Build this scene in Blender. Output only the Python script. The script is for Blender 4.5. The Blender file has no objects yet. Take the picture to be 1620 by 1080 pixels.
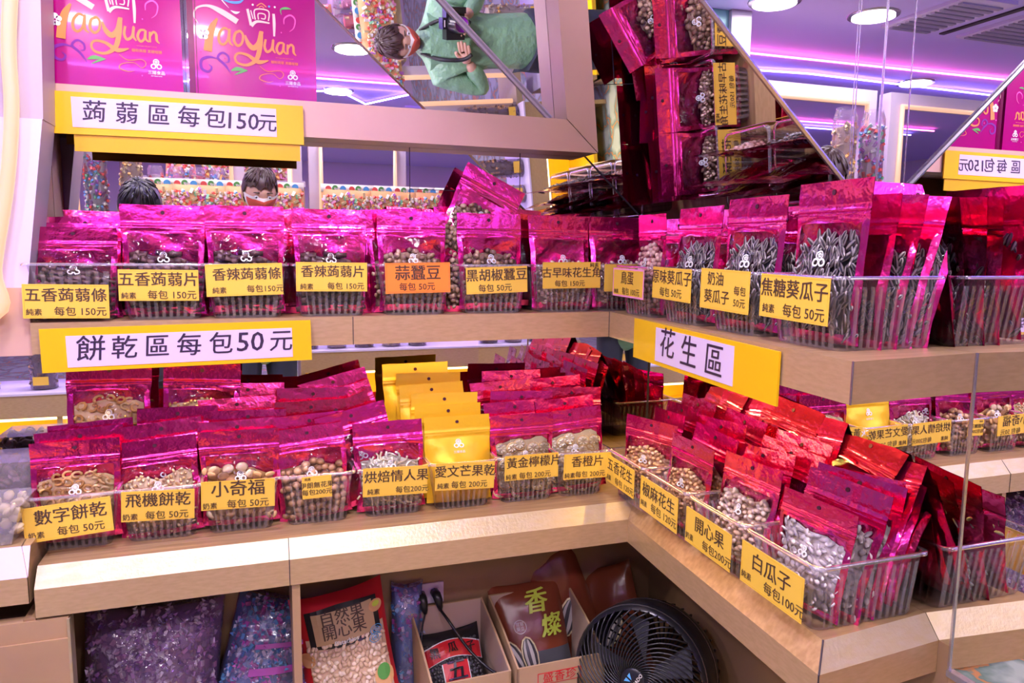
import bpy, math, random
from mathutils import Vector, Matrix, noise, Euler
PI = math.pi
R = math.radians
rnd = random.Random(7)
SC = bpy.context.scene
COL = SC.collection

# ------------------------------------------------------------------ camera, world, exposure
CAM = Vector((-.6044, -1.1329, .4732))
YAW, PITCH, ROLL, FOC = .3268, .1234, .0098, 1173.33
_c, _s = math.cos(YAW), math.sin(YAW)
FWD = Vector((_s*math.cos(PITCH), _c*math.cos(PITCH), -math.sin(PITCH)))
_r0 = Vector((_c, -_s, 0)); _u0 = _r0.cross(FWD)
RIGHT = math.cos(ROLL)*_r0 + math.sin(ROLL)*_u0
UPV = -math.sin(ROLL)*_r0 + math.cos(ROLL)*_u0
cam_data = bpy.data.cameras.new('camera')
cam = bpy.data.objects.new('camera', cam_data); COL.objects.link(cam)
cam_data.sensor_width = 36; cam_data.lens = FOC/1620*36; cam_data.clip_start = .01
cam.matrix_world = Matrix(((RIGHT.x, UPV.x, -FWD.x, CAM.x), (RIGHT.y, UPV.y, -FWD.y, CAM.y), (RIGHT.z, UPV.z, -FWD.z, CAM.z), (0, 0, 0, 1)))
SC.camera = cam
SC.view_settings.view_transform = 'Standard'
SC.view_settings.look = 'None'
SC.view_settings.gamma = 1
SC.view_settings.use_curve_mapping = False
SC.view_settings.exposure = 0.2
cy = SC.cycles
cy.max_bounces = 12; cy.diffuse_bounces = 3; cy.glossy_bounces = 7; cy.transparent_max_bounces = 24; cy.transmission_bounces = 4
cy.caustics_reflective = False; cy.caustics_refractive = False
cy.sample_clamp_indirect = 6; cy.blur_glossy = .3
try:
    cy.use_denoising = True; cy.denoiser = 'OPENIMAGEDENOISE'
except Exception:
    pass
W = bpy.data.worlds.new('world'); SC.world = W; W.use_nodes = True
W.node_tree.nodes['Background'].inputs[0].default_value = (.8, .62, 1, 1)
W.node_tree.nodes['Background'].inputs[1].default_value = .6

# ------------------------------------------------------------------ materials
def mat(name, col, rough=.5, metal=0, emit=None, es=0, bump=None, var=None, coat=0, spec=None):
    m = bpy.data.materials.new(name); m.use_nodes = True
    nt = m.node_tree; b = nt.nodes['Principled BSDF']
    b.inputs['Base Color'].default_value = (*col, 1)
    b.inputs['Roughness'].default_value = rough; b.inputs['Metallic'].default_value = metal
    if coat:
        b.inputs['Coat Weight'].default_value = coat
        if coat >= 1: b.inputs['Coat Weight'].default_value = .8; b.inputs['Coat IOR'].default_value = 1.75; b.inputs['Coat Roughness'].default_value = .12
    if spec is not None: b.inputs['Specular IOR Level'].default_value = spec
    if emit:
        b.inputs['Emission Color'].default_value = (*emit, 1); b.inputs['Emission Strength'].default_value = es
    tc = nt.nodes.new('ShaderNodeTexCoord')
    if var:   # var = (scale, colour2, stretch, amount)
        mp = nt.nodes.new('ShaderNodeMapping'); mp.inputs['Scale'].default_value = var[2]
        n = nt.nodes.new('ShaderNodeTexNoise'); n.inputs['Scale'].default_value = var[0]; n.inputs['Detail'].default_value = 6
        mx = nt.nodes.new('ShaderNodeMix'); mx.data_type = 'RGBA'
        rp = nt.nodes.new('ShaderNodeMapRange'); rp.inputs[1].default_value = .35; rp.inputs[2].default_value = .65; rp.inputs[4].default_value = var[3]
        nt.links.new(tc.outputs['Object'], mp.inputs[0]); nt.links.new(mp.outputs[0], n.inputs['Vector'])
        nt.links.new(n.outputs[0], rp.inputs[0]); nt.links.new(rp.outputs[0], mx.inputs[0])
        mx.inputs[6].default_value = (*col, 1); mx.inputs[7].default_value = (*var[1], 1)
        nt.links.new(mx.outputs[2], b.inputs['Base Color'])
    if bump:  # (scale, strength, distance)
        n = nt.nodes.new('ShaderNodeTexNoise'); n.inputs['Scale'].default_value = bump[0]; n.inputs['Detail'].default_value = 3
        bp = nt.nodes.new('ShaderNodeBump'); bp.inputs['Strength'].default_value = bump[1]; bp.inputs['Distance'].default_value = bump[2]
        nt.links.new(tc.outputs['Object'], n.inputs['Vector']); nt.links.new(n.outputs[0], bp.inputs['Height'])
        nt.links.new(bp.outputs[0], b.inputs['Normal'])
        if coat: nt.links.new(bp.outputs[0], b.inputs['Coat Normal'])
    return m

def film(name, tint, refl=.25, rough=.07, bump=(38, .5, .004), veil=None, lo=.05):
    """thin clear plastic: see-through with crinkled reflections, optionally a faint whitish veil"""
    m = bpy.data.materials.new(name); m.use_nodes = True
    nt = m.node_tree; nt.nodes.clear()
    out = nt.nodes.new('ShaderNodeOutputMaterial')
    tr = nt.nodes.new('ShaderNodeBsdfTransparent'); tr.inputs[0].default_value = (*tint, 1)
    gl = nt.nodes.new('ShaderNodeBsdfGlossy'); gl.inputs['Roughness'].default_value = rough; gl.inputs['Color'].default_value = (1, 1, 1, 1)
    mx = nt.nodes.new('ShaderNodeMixShader')
    fr = nt.nodes.new('ShaderNodeFresnel'); fr.inputs[0].default_value = 1.5
    mr = nt.nodes.new('ShaderNodeMapRange'); mr.inputs[1].default_value = 0; mr.inputs[2].default_value = 1; mr.inputs[3].default_value = lo; mr.inputs[4].default_value = refl*3
    nt.links.new(fr.outputs[0], mr.inputs[0]); nt.links.new(mr.outputs[0], mx.inputs[0])
    if bump:
        tc = nt.nodes.new('ShaderNodeTexCoord')
        n = nt.nodes.new('ShaderNodeTexNoise'); n.inputs['Scale'].default_value = bump[0]; n.inputs['Detail'].default_value = 2
        n.inputs['Distortion'].default_value = 1.2
        bp = nt.nodes.new('ShaderNodeBump'); bp.inputs['Strength'].default_value = bump[1]; bp.inputs['Distance'].default_value = bump[2]
        nt.links.new(tc.outputs['Object'], n.inputs['Vector']); nt.links.new(n.outputs[0], bp.inputs['Height'])
        nt.links.new(bp.outputs[0], gl.inputs['Normal']); nt.links.new(bp.outputs[0], fr.inputs['Normal'])
    nt.links.new(gl.outputs[0], mx.inputs[2])
    if veil:
        df = nt.nodes.new('ShaderNodeBsdfDiffuse'); df.inputs[0].default_value = (*veil[0], 1)
        m2 = nt.nodes.new('ShaderNodeMixShader'); m2.inputs[0].default_value = veil[1]
        nt.links.new(tr.outputs[0], m2.inputs[1]); nt.links.new(df.outputs[0], m2.inputs[2]); nt.links.new(m2.outputs[0], mx.inputs[1])
    else:
        nt.links.new(tr.outputs[0], mx.inputs[1])
    nt.links.new(mx.outputs[0], out.inputs[0])
    return m

def marble(name):
    m = mat(name, (.2, .3, .25), .15)
    nt = m.node_tree; b = nt.nodes['Principled BSDF']; tc = nt.nodes.new('ShaderNodeTexCoord')
    v = nt.nodes.new('ShaderNodeTexVoronoi'); v.feature = 'DISTANCE_TO_EDGE'; v.inputs['Scale'].default_value = 9
    n = nt.nodes.new('ShaderNodeTexNoise'); n.inputs['Scale'].default_value = 3; n.inputs['Detail'].default_value = 5
    ad = nt.nodes.new('ShaderNodeMixRGB'); ad.inputs[0].default_value = .35
    nt.links.new(tc.outputs['Object'], n.inputs['Vector']); nt.links.new(tc.outputs['Object'], ad.inputs[1]); nt.links.new(n.outputs['Color'], ad.inputs[2])
    nt.links.new(ad.outputs[0], v.inputs['Vector'])
    r = nt.nodes.new('ShaderNodeValToRGB'); r.color_ramp.elements[0].color = (.55, .25, .1, 1); r.color_ramp.elements[0].position = .015
    r.color_ramp.elements[1].position = .035; r.color_ramp.elements[1].color = (.16, .24, .2, 1)
    e = r.color_ramp.elements.new(.2); e.color = (.42, .48, .42, 1)
    nt.links.new(v.outputs[0], r.inputs[0]); nt.links.new(r.outputs[0], b.inputs['Base Color'])
    return m

M = {}
M['foil'] = mat('magenta_foil', (.86, .012, .27), .2, .93, bump=(42, .5, .004), coat=1)
M['foil_red'] = mat('ruby_foil', (.76, .015, .15), .2, .93, bump=(42, .5, .004), coat=1)
M['foil_y'] = mat('yellow_foil', (.9, .55, .02), .33, .3, bump=(60, .3, .002))
M['hole'] = mat('punch_hole', (.05, .0, .02), .8)
M['film'] = film('window_film', (.98, .95, .97), .3, .06, (24, .9, .008), None, -.02)
M['white'] = mat('white_print', (.85, .85, .9), .5)
M['plastic'] = film('basket_plastic', (.96, .94, .97), .16, .06, (20, .1, .002), ((.8, .75, .85), .03), .0)
M['rib'] = film('basket_rib', (.93, .91, .96), .25, .1, None, ((.85, .8, .92), .2), .04)
M['tag'] = mat('yellow_card', (.87, .56, .07), .45)
M['tag_o'] = mat('orange_card', (1, .26, .03), .45)
M['tag_pink'] = mat('pink_card', (.95, .35, .65), .5)
M['ink'] = mat('brown_ink', (.07, .035, .02), .6)
M['brush'] = mat('black_brush_ink', (.03, .015, .05), .5)
M['board'] = mat('yellow_board', (.85, .5, .006), .35)
M['board_d'] = mat('mustard_board', (.76, .43, .01), .35)
M['paper'] = mat('white_paper', (.76, .6, .86), .4)  # white paper with the lilac of the room light put into its colour
M['tape'] = film('clear_tape', (.98, .97, .98), .3, .15, (60, .5, .003), ((1, 1, 1), .05), .05)
M['gold'] = mat('gold_laminate', (.62, .43, .24), .36, .45, var=(60, (.5, .34, .17), (1, 1, 4), .55), bump=(220, .12, .001))
M['gold_b'] = mat('brushed_gold_laminate', (.52, .42, .28), .42, .5, var=(35, (.5, .38, .2), (1, 3, 3), .7), bump=(200, .35, .0015))
M['gold_top'] = mat('worn_gold_laminate', (.5, .33, .17), .4, .35, var=(25, (.36, .22, .1), (.4, 5, 5), .8), bump=(150, .2, .001))
M['taupe'] = mat('taupe_laminate', (.74, .48, .38), .35, .2, var=(8, (.68, .43, .34), (1, 1, 1), .8))
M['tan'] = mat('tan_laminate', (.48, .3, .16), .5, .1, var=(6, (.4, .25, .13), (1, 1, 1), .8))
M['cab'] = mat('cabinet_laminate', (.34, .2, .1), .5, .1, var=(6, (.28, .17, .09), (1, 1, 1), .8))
M['lav'] = mat('pale_laminate', (.5, .42, .53), .4)
M['mirror'] = mat('mirror_glass', (.93, .93, .95), 0.0, 1)
M['steel'] = mat('mirror_trim', (.5, .47, .55), .25, .9)
M['seam'] = mat('dark_seam', (.03, .02, .03), .6)
M['neon'] = mat('peach_neon', (.3, .2, .15), .3, 0, (1, .52, .3), .9)
M['pink_led'] = mat('pink_led', (1, .2, .6), .3, 0, (1, .1, .42), 16)
M['blue_led'] = mat('blue_led', (.3, .3, 1), .3, 0, (.3, .2, 1), 50)
M['warm_led'] = mat('warm_led', (1, .9, .5), .3, 0, (1, .8, .38), 5)
M['lamp'] = mat('lamp_diffuser', (1, 1, 1), .3, 0, (1, .95, .95), 8)
M['ceil'] = mat('ceiling_paint', (.72, .62, .88), .5)
M['ceil_led'] = mat('led_tinted_ceiling', (.6, .5, .95), .5)  # pale ceiling with the blue LED wash mixed into its base colour
M['grille'] = mat('vent_metal', (.4, .38, .5), .4, .6)
M['wallp'] = mat('wall_paint', (.62, .52, .6), .5)
M['teal'] = mat('teal_paint', (.25, .6, .58), .4)
M['ypanel'] = mat('yellow_panel', (.85, .5, .02), .45)
M['marble'] = marble('green_marble')
M['black'] = mat('black_plastic', (.012, .012, .016), .28)
M['black2'] = mat('black_rubber', (.01, .01, .012), .5)
M['blue_print'] = mat('blue_print', (.1, .4, .8), .5)
M['card'] = mat('cardboard', (.5, .33, .19), .7, var=(12, (.44, .28, .16), (1, 1, 1), .7))
M['card_in'] = mat('cardboard_inside', (.5, .36, .3), .75)
M['red'] = mat('red_print', (.62, .02, .03), .3)
M['brown'] = mat('brown_print', (.2, .045, .02), .25, 0, bump=(14, .5, .006))
M['kraft'] = mat('kraft_print', (.52, .34, .17), .5)
M['lime'] = mat('lime_print', (.6, .72, .08), .4)
M['outlet'] = mat('outlet_plastic', (.72, .6, .8), .35)
M['skin'] = mat('skin', (.68, .4, .3), .5)
M['hair'] = mat('hair', (.045, .02, .018), .45)
M['hair_b'] = mat('black_hair', (.012, .01, .015), .4)
M['jacket'] = mat('green_quilted_nylon', (.24, .46, .29), .4, 0, bump=(26, .8, .012))
M['maskw'] = mat('mask_white', (.85, .78, .78), .7)
M['maskr'] = mat('mask_red', (.75, .12, .08), .7)
M['denim'] = mat('dark_denim', (.03, .035, .06), .8)
M['scarf'] = mat('yellow_scarf', (.75, .68, .12), .7)
M['coat'] = mat('dark_grey_coat', (.06, .06, .075), .7)
M['orange_p'] = mat('orange_script_print', (.95, .27, .07), .35)
M['purple_p'] = mat('purple_print', (.2, .015, .3), .35)
M['green_p'] = mat('green_print', (.12, .42, .1), .35)
M['peach_p'] = mat('peach_print', (1, .6, .5), .35)
M['blue_p'] = mat('bright_blue_print', (.1, .35, .9), .35)
M['box'] = mat('glossy_magenta_card', (.4, .002, .17), .16, .1, coat=.4)
M['box_d'] = mat('dark_magenta_card', (.14, .003, .05), .2, .1)

def colour(name, c, rough=.5):
    k = 'c_' + name
    if k not in M: M[k] = mat(name, c, rough)
    return M[k]

# ------------------------------------------------------------------ mesh helpers
class MB:
    def __init__(s): s.v = []; s.f = []; s.m = []; s.mats = []
    def slot(s, m):
        if isinstance(m, str): m = M[m]
        if m not in s.mats: s.mats.append(m)
        return s.mats.index(m)
    def add(s, vs, fs, m):
        k = s.slot(m); o = len(s.v)
        s.v += [tuple(v) for v in vs]; s.f += [tuple(i+o for i in f) for f in fs]; s.m += [k]*len(fs)
    def box(s, a, b, m, mt=None):
        x0, y0, z0 = a; x1, y1, z1 = b
        vs = [Vector(p) for p in ((x0,y0,z0),(x1,y0,z0),(x1,y1,z0),(x0,y1,z0),(x0,y0,z1),(x1,y0,z1),(x1,y1,z1),(x0,y1,z1))]
        if mt: vs = [mt @ v for v in vs]
        s.add(vs, [(0,3,2,1),(4,5,6,7),(0,1,5,4),(1,2,6,5),(2,3,7,6),(3,0,4,7)], m)
    def prism(s, poly, d, m, mt=None):
        """poly: list of 3-D points, d: extrusion vector"""
        n = len(poly); P = [Vector(p) for p in poly]; D = Vector(d); vs = P + [p+D for p in P]
        if mt: vs = [mt @ v for v in vs]
        s.add(vs, [tuple(range(n)), tuple(range(2*n-1, n-1, -1))] + [(i, i+n, (i+1)%n+n, (i+1)%n) for i in range(n)], m)
    def tube(s, pts, r, m, n=8, closed=False, caps=True):
        pts = [Vector(p) for p in pts]; rs = r if isinstance(r, (list, tuple)) else [r]*len(pts)
        vs = []; N = len(pts); up = None
        for i, p in enumerate(pts):
            a = pts[(i-1) % N] if (closed or i) else p; b = pts[(i+1) % N] if (closed or i < N-1) else p
            t = (b-a).normalized()
            if up is None:
                up = Vector((0, 0, 1)) if abs(t.z) < .9 else Vector((1, 0, 0))
            x = t.cross(up).normalized(); y = x.cross(t).normalized(); up = y
            for k in range(n):
                an = 2*PI*k/n; vs.append(p + rs[i]*(math.cos(an)*x + math.sin(an)*y))
        fs = []
        for i in range(N if closed else N-1):
            j = (i+1) % N
            for k in range(n): fs.append((i*n+k, i*n+(k+1) % n, j*n+(k+1) % n, j*n+k))
        if caps and not closed: fs += [tuple(range(n-1, -1, -1)), tuple((N-1)*n+k for k in range(n))]
        s.add(vs, fs, m)
    def lathe(s, prof, m, n=24, mt=None, caps=False):
        vs = []
        for r, z in prof:
            for k in range(n):
                a = 2*PI*k/n; vs.append(Vector((r*math.cos(a), r*math.sin(a), z)))
        if mt: vs = [mt @ v for v in vs]
        fs = []
        for i in range(len(prof)-1):
            for k in range(n): fs.append((i*n+k, i*n+(k+1) % n, (i+1)*n+(k+1) % n, (i+1)*n+k))
        if caps: fs += [tuple(range(n-1, -1, -1)), tuple((len(prof)-1)*n+k for k in range(n))]
        s.add(vs, fs, m)
    def ell(s, c, r, m, rot=None, nu=8, nv=5, m2=None):
        """low ellipsoid; with m2 every other lengthwise gore takes the second material"""
        c = Vector(c); vs = []; fs = []; k2 = s.slot(m2) if m2 else None
        vs.append(Vector((0, 0, -r[2])))
        for j in range(1, nv):
            th = PI*j/nv - PI/2
            for i in range(nu):
                a = 2*PI*i/nu; vs.append(Vector((r[0]*math.cos(th)*math.cos(a), r[1]*math.cos(th)*math.sin(a), r[2]*math.sin(th))))
        vs.append(Vector((0, 0, r[2])))
        if rot: vs = [rot @ v for v in vs]
        vs = [v+c for v in vs]
        gore = []
        for i in range(nu): fs.append((0, 1+(i+1) % nu, 1+i)); gore.append(i)
        for j in range(nv-2):
            for i in range(nu):
                a = 1+j*nu; fs.append((a+i, a+(i+1) % nu, a+nu+(i+1) % nu, a+nu+i)); gore.append(i)
        L = len(vs)-1; a = 1+(nv-2)*nu
        for i in range(nu): fs.append((a+i, a+(i+1) % nu, L)); gore.append(i)
        o = len(s.m); s.add(vs, fs, m)
        if m2:
            for q, g in enumerate(gore):
                if g % 2: s.m[o+q] = k2
    def mesh(s, name, smooth=False):
        me = bpy.data.meshes.new(name); me.from_pydata(s.v, [], s.f)
        for m in s.mats: me.materials.append(m)
        me.polygons.foreach_set('material_index', s.m)
        if smooth: me.polygons.foreach_set('use_smooth', [True]*len(s.f))
        me.update(); return me
    def obj(s, name, parent=None, smooth=False, **kw):
        return put(name, s.mesh(name, smooth), parent, **kw)

def put(name, me, parent=None, loc=None, rot=None, label=None, cat=None, group=None, kind=None):
    o = bpy.data.objects.new(name, me); COL.objects.link(o)
    if parent is not None: o.parent = parent
    if loc is not None: o.location = loc
    if rot is not None: o.rotation_euler = rot
    if label: o['label'] = label
    if cat: o['category'] = cat
    if group: o['group'] = group
    if kind: o['kind'] = kind
    return o
def empty(name, loc=(0, 0, 0), rot=(0, 0, 0), label=None, cat=None, group=None):
    return put(name, None, None, loc, rot, label, cat, group)
def struct(name, mb, smooth=False):
    return mb.obj(name, None, smooth, kind='structure')

_tc = {}
def text2d(txt, size, bold=0.0, shear=0.0, align='CENTER', space=1.0):
    """text as flat triangles in the x/y plane: (verts, faces)"""
    key = (txt, size, bold, shear, align, space)
    if key in _tc: return _tc[key]
    cu = bpy.data.curves.new('t', 'FONT'); cu.body = txt; cu.size = size; cu.align_x = align; cu.align_y = 'CENTER'
    cu.offset = 0; cu.shear = shear; cu.space_character = space; cu.resolution_u = 2
    o = bpy.data.objects.new('t', cu); COL.objects.link(o)
    dg = bpy.context.evaluated_depsgraph_get(); me = o.evaluated_get(dg).to_mesh()
    vs = [v.co.copy() for v in me.vertices]; fs = [tuple(p.vertices) for p in me.polygons]
    o.evaluated_get(dg).to_mesh_clear(); bpy.data.objects.remove(o); bpy.data.curves.remove(cu)
    _tc[key] = (vs, fs); return vs, fs
def add_text(mb, txt, size, x, z, y, m, bold=0.012, shear=0, align='CENTER', space=1.0, sx=1.0, mp=None):
    """writes text on the plane facing -y (x right, z up)"""
    vs, fs = text2d(txt, size, bold, shear, align, space)
    for k, (dx, dz) in enumerate(((0, 0), (bold, 0), (-bold, 0), (0, bold*.6)) if bold else ((0, 0),)):
        dx, dz = dx*size*.8, dz*size*.8; e = -.00004*k
        if mp: pts = [mp(x+v.x*sx+dx, z+v.y+dz)+Vector((0, e, 0)) for v in vs]
        else: pts = [Vector((x+v.x*sx+dx, y+e, z+v.y+dz)) for v in vs]
        mb.add(pts, fs, m)
def cat_rom(pts, n=8, closed=False):
    P = [Vector(p) for p in pts]; out = []; N = len(P)
    rng = range(N if closed else N-1)
    for i in rng:
        p0 = P[(i-1) % N] if (closed or i) else P[0]; p1 = P[i]; p2 = P[(i+1) % N]; p3 = P[(i+2) % N] if (closed or i+2 < N) else P[-1]
        for k in range(n):
            t = k/n; out.append(.5*((2*p1)+(-p0+p2)*t+(2*p0-5*p1+4*p2-p3)*t*t+(-p0+3*p1-3*p2+p3)*t**3))
    if not closed: out.append(P[-1])
    return out
def ribbon(mb, pts, ws, m, y, mp=None, n=8):
    """flat painted stroke; pts (x,z), widths ws per point"""
    P = [Vector((a[0], a[1], w)) for a, w in zip(pts, ws)]; C = cat_rom(P, n); vs = []
    for i, p in enumerate(C):
        a = C[max(0, i-1)]; b = C[min(len(C)-1, i+1)]; t = Vector((b.x-a.x, b.y-a.y)); t = t.normalized() if t.length > 1e-9 else Vector((1, 0))
        nx, nz = -t.y, t.x; w = max(p.z, 1e-4)/2
        for sgn in (1, -1):
            X, Z = p.x+sgn*nx*w, p.y+sgn*nz*w
            vs.append(mp(X, Z) if mp else Vector((X, y-i*4e-6, Z)))
    mb.add(vs, [(2*i, 2*i+1, 2*i+3, 2*i+2) for i in range(len(C)-1)], m)
def ring2d(mb, cx, cz, r0, r1, m, y, mp=None, n=20, sz=1.0):
    vs = []
    for k in range(n):
        a = 2*PI*k/n
        for r in (r0, r1):
            X, Z = cx+r*math.cos(a), cz+r*math.sin(a)*sz
            vs.append(mp(X, Z) if mp else Vector((X, y, Z)))
    mb.add(vs, [(2*k, 2*k+1, (2*k+3) % (2*n), (2*k+2) % (2*n)) for k in range(n)], m)
def disc2d(mb, cx, cz, r, m, y, mp=None, n=14, sz=1.0):
    vs = [(mp(cx+r*math.cos(2*PI*k/n), cz+sz*r*math.sin(2*PI*k/n)) if mp else Vector((cx+r*math.cos(2*PI*k/n), y, cz+sz*r*math.sin(2*PI*k/n)))) for k in range(n)]
    mb.add(vs, [tuple(range(n))], m)
def trefoil(mb, cx, cz, s, y, mp=None, m='white'):
    """flower over two rings, the maker's emblem"""
    ring2d(mb, cx, cz+.75*s, .42*s, .58*s, m, y, mp)
    for k in range(5): disc2d(mb, cx+.2*s*math.cos(PI/2+k*2*PI/5), cz+.75*s+.2*s*math.sin(PI/2+k*2*PI/5), .13*s, m, y, mp, 8)
    for sg in (-1, 1): ring2d(mb, cx+sg*.52*s, cz-.12*s, .3*s, .52*s, m, y, mp)

# ------------------------------------------------------------------ measures of the place (metres)
YB, XM = .2559, .1751          # back mirror and side mirror planes
YU, ZU, HU = .1121, .36, .0464 # upper shelf: front, top, fascia height
BI, BH, HL = .0237, .0253, .0411
EU, EL = -.5191, -.5026
XLU, XLL = -.925, -.914
SK, EK = .0431, .0887
FLOOR, CEIL = -.45, 1.35
SA, CA, SOFF = .6691, .7431, .5   # soffit plane: SA*x + CA*z = SOFF
def soff_x(z): return (SOFF-CA*z)/SA
def soff_z(x): return (SOFF-SA*x)/CA

# ------------------------------------------------------------------ lights the shop has, plus an added fill downlight and near blue strip
ORDN = ['', 'first', 'second', 'third', 'fourth', 'fifth', 'sixth', 'seventh', 'eighth', 'ninth', 'tenth', 'eleventh', 'twelfth', 'thirteenth', 'fourteenth', 'fifteenth']
def downlight(x, y, p, r=.075, col=(1, .86, .95)):
    L = bpy.data.lights.new('downlight', 'AREA'); L.shape = 'DISK'; L.size = r*2; L.energy = p; L.color = col
    L.spread = R(170)
    o = bpy.data.objects.new('downlight', L); COL.objects.link(o); o.location = (x, y, CEIL-.012)
DL = [(-.19, -1.82), (-.79, -1.84), (-1.23, -1.84), (1.3, -1.84), (-2.6, -1.84), (-.16, -2.75), (1.2, -2.75), (-2.28, -2.63),  # the counter-row lamp nearest the entrance is added for fill
      (-1.45, -.95), (-.35, -.72), (-2.2, -.75), (-.8, -.28), (-.13, -5.0), (-1.3, -5.0), (2.4, -2.75), (.9, -5.0)]
for i, (x, y) in enumerate(DL):
    near = y > -1
    downlight(x, y, (10 if x == -.35 else 9) if near else 6)
    m = MB(); m.lathe([(.0, -.006), (.07, -.006), (.075, -.004)], 'lamp', 20); fr = MB(); fr.lathe([(.075, -.004), (.09, -.006), (.092, 0)], 'steel', 20)
    row = 'over the snack shelves' if near else ('over the counters' if y > -2 else ('behind the light strips' if y > -3 else 'deep in the shop'))
    k_ = 1+sum(1 for (a, b) in DL if (abs(b-y) < .3 or (near and b > -1)) and a < x)
    t = empty('ceiling_light', (x, y, CEIL), label=f'round recessed downlight {row}, {ORDN[k_]} from the closed end wall', cat='light', group='round downlights in the shop ceiling')
    fr.obj('rim', t, True); m.obj('diffuser', t)
def strip_light(name, a, b, p, col, size=.05):
    a = Vector(a); b = Vector(b)
    L = bpy.data.lights.new(name, 'AREA'); L.shape = 'RECTANGLE'; L.size = (b-a).length; L.size_y = size; L.energy = p; L.color = col
    o = bpy.data.objects.new(name, L); COL.objects.link(o); o.location = (a+b)/2
    x = (b-a).normalized(); o.rotation_euler = Vector((0, 0, 1)).to_track_quat('Z', 'Y').to_euler() if abs(x.x) > .9 else (0, 0, R(90))
def cove(y, p, col):
    strip_light('cove_light', (-3.3, y, 1.327), (2.6, y, 1.327), p*2.4, col, .012); COL.objects[-1].rotation_euler = (PI, 0, 0)
cove(-2.4, 9, (1, .12, .5)); cove(-2.66, 16, (.25, .15, 1)); cove(-.52, 5, (.3, .18, 1)); cove(-3.9, 16, (.25, .15, 1))  # the blue one above the shelves is added for magenta highlights on the foil
strip_light('shelf_light', (-.88, .2, .309), (-.05, .2, .309), 9, (1, .6, .12), .012)
strip_light('shelf_light', (.12, -.42, .309), (.12, .12, .309), 6.5, (1, .6, .12), .012)

# ------------------------------------------------------------------ setting
m = MB(); m.box((-5, -6.4, FLOOR-.02), (4, .6, FLOOR), 'marble'); struct('floor', m)
m = MB(); m.box((-5, -6.4, CEIL), (4, .6, CEIL+.03), 'ceil_led'); struct('ceiling', m)
m = MB(); m.box((-2.6, YB, -.0), (XM, YB+.012, CEIL), 'mirror')
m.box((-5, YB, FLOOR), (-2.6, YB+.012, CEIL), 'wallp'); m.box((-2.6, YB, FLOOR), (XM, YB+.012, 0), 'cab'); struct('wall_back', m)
m = MB(); m.box((XM, EL, -.0), (XM+.012, YB, CEIL), 'mirror'); m.box((XM, -1.05, -.03), (XM+.012, EL, CEIL), 'mirror')
m.box((XM, EL, FLOOR), (XM+.012, YB, 0), 'cab'); m.box((XM, -1.05, FLOOR), (XM+.012, EL, -.03), 'tan'); struct('wall_right', m)
m = MB(); m.box((-5, -6.4, FLOOR), (4, -6.38, CEIL), 'wallp'); struct('wall_far', m)
m = MB(); m.box((3.98, -6.4, FLOOR), (4, -1.05, CEIL), 'lav'); m.box((XM+.012, -1.06, FLOOR), (4, -1.05, CEIL), 'lav'); struct('wall_side', m)
m = MB(); m.box((-5, -6.4, FLOOR), (-4.98, YB, CEIL), 'wallp'); struct('wall_end', m)
m = MB(); m.box((-2.62, -.2, FLOOR), (-2.6, .0, CEIL), 'teal'); m.box((-2.64, -.02, FLOOR), (-1.06, .0, FLOOR+.1), 'tan'); struct('wall_left', m)
# soffit: mirror-clad wedge over the corner, sloping underside and upright front
zc = soff_z(XM)
m = MB(); m.prism([(XM, -.335, zc), (soff_x(CEIL), -.335, CEIL), (XM, -.335, CEIL)], (0, YB+.335, 0), 'mirror'); struct('wall_soffit', m)
# mirror joints and trims
nB = Vector((-SA, 0, -CA))
def edge(y, off, r, mt, x0, x1):
    k = MB(); a = Vector((x0, y, soff_z(x0)))+nB*off; b = Vector((x1, y, soff_z(x1)))+nB*off; k.tube([a, b], r, mt, 6); return k
struct('trim_1', edge(-.337, 0.0, .0035, 'steel', XM-.003, -.7))
struct('trim_2', edge(YB-.002, .002, .004, 'lav', -.06, -.7))
struct('trim_3', edge(YB-.001, .0, .0015, 'seam', XM-.004, -.02))
m = MB(); m.box((XM-.002, EL-.0012, -.03), (XM, EL+.0012, ZU+.0), 'steel'); struct('trim_4', m)
m = MB(); m.box((XM-.005, -1.05, -.036), (XM+.001, EL, -.028), 'steel'); struct('trim_5', m)
m = MB(); m.box((XM-.0009, -.3362, zc+.01), (XM-.0001, -.3352, CEIL), 'steel'); m.box((XM-.0006, -.3808, .5), (XM-.0002, -.3802, CEIL), 'steel')
m.box((XM-.0465, -.3355, .55), (XM-.046, -.3351, CEIL), 'steel'); struct('trim_6', m)
m = MB()
for a, b in (((-.3375, .56), (-.3363, .66)), ((-.1215, .40), (-.1203, .66))): m.box((a[0], YB-.0008, a[1]), (b[0], YB-.0002, b[1]), 'seam')
m.box((-.337, YB-.0008, .582), (-.121, YB-.0002, .5832), 'seam'); m.box((XM-.0016, YB-.0016, BH), (XM-.0002, YB-.0002, ZU-HU), 'seam'); struct('trim_7', m)

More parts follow.
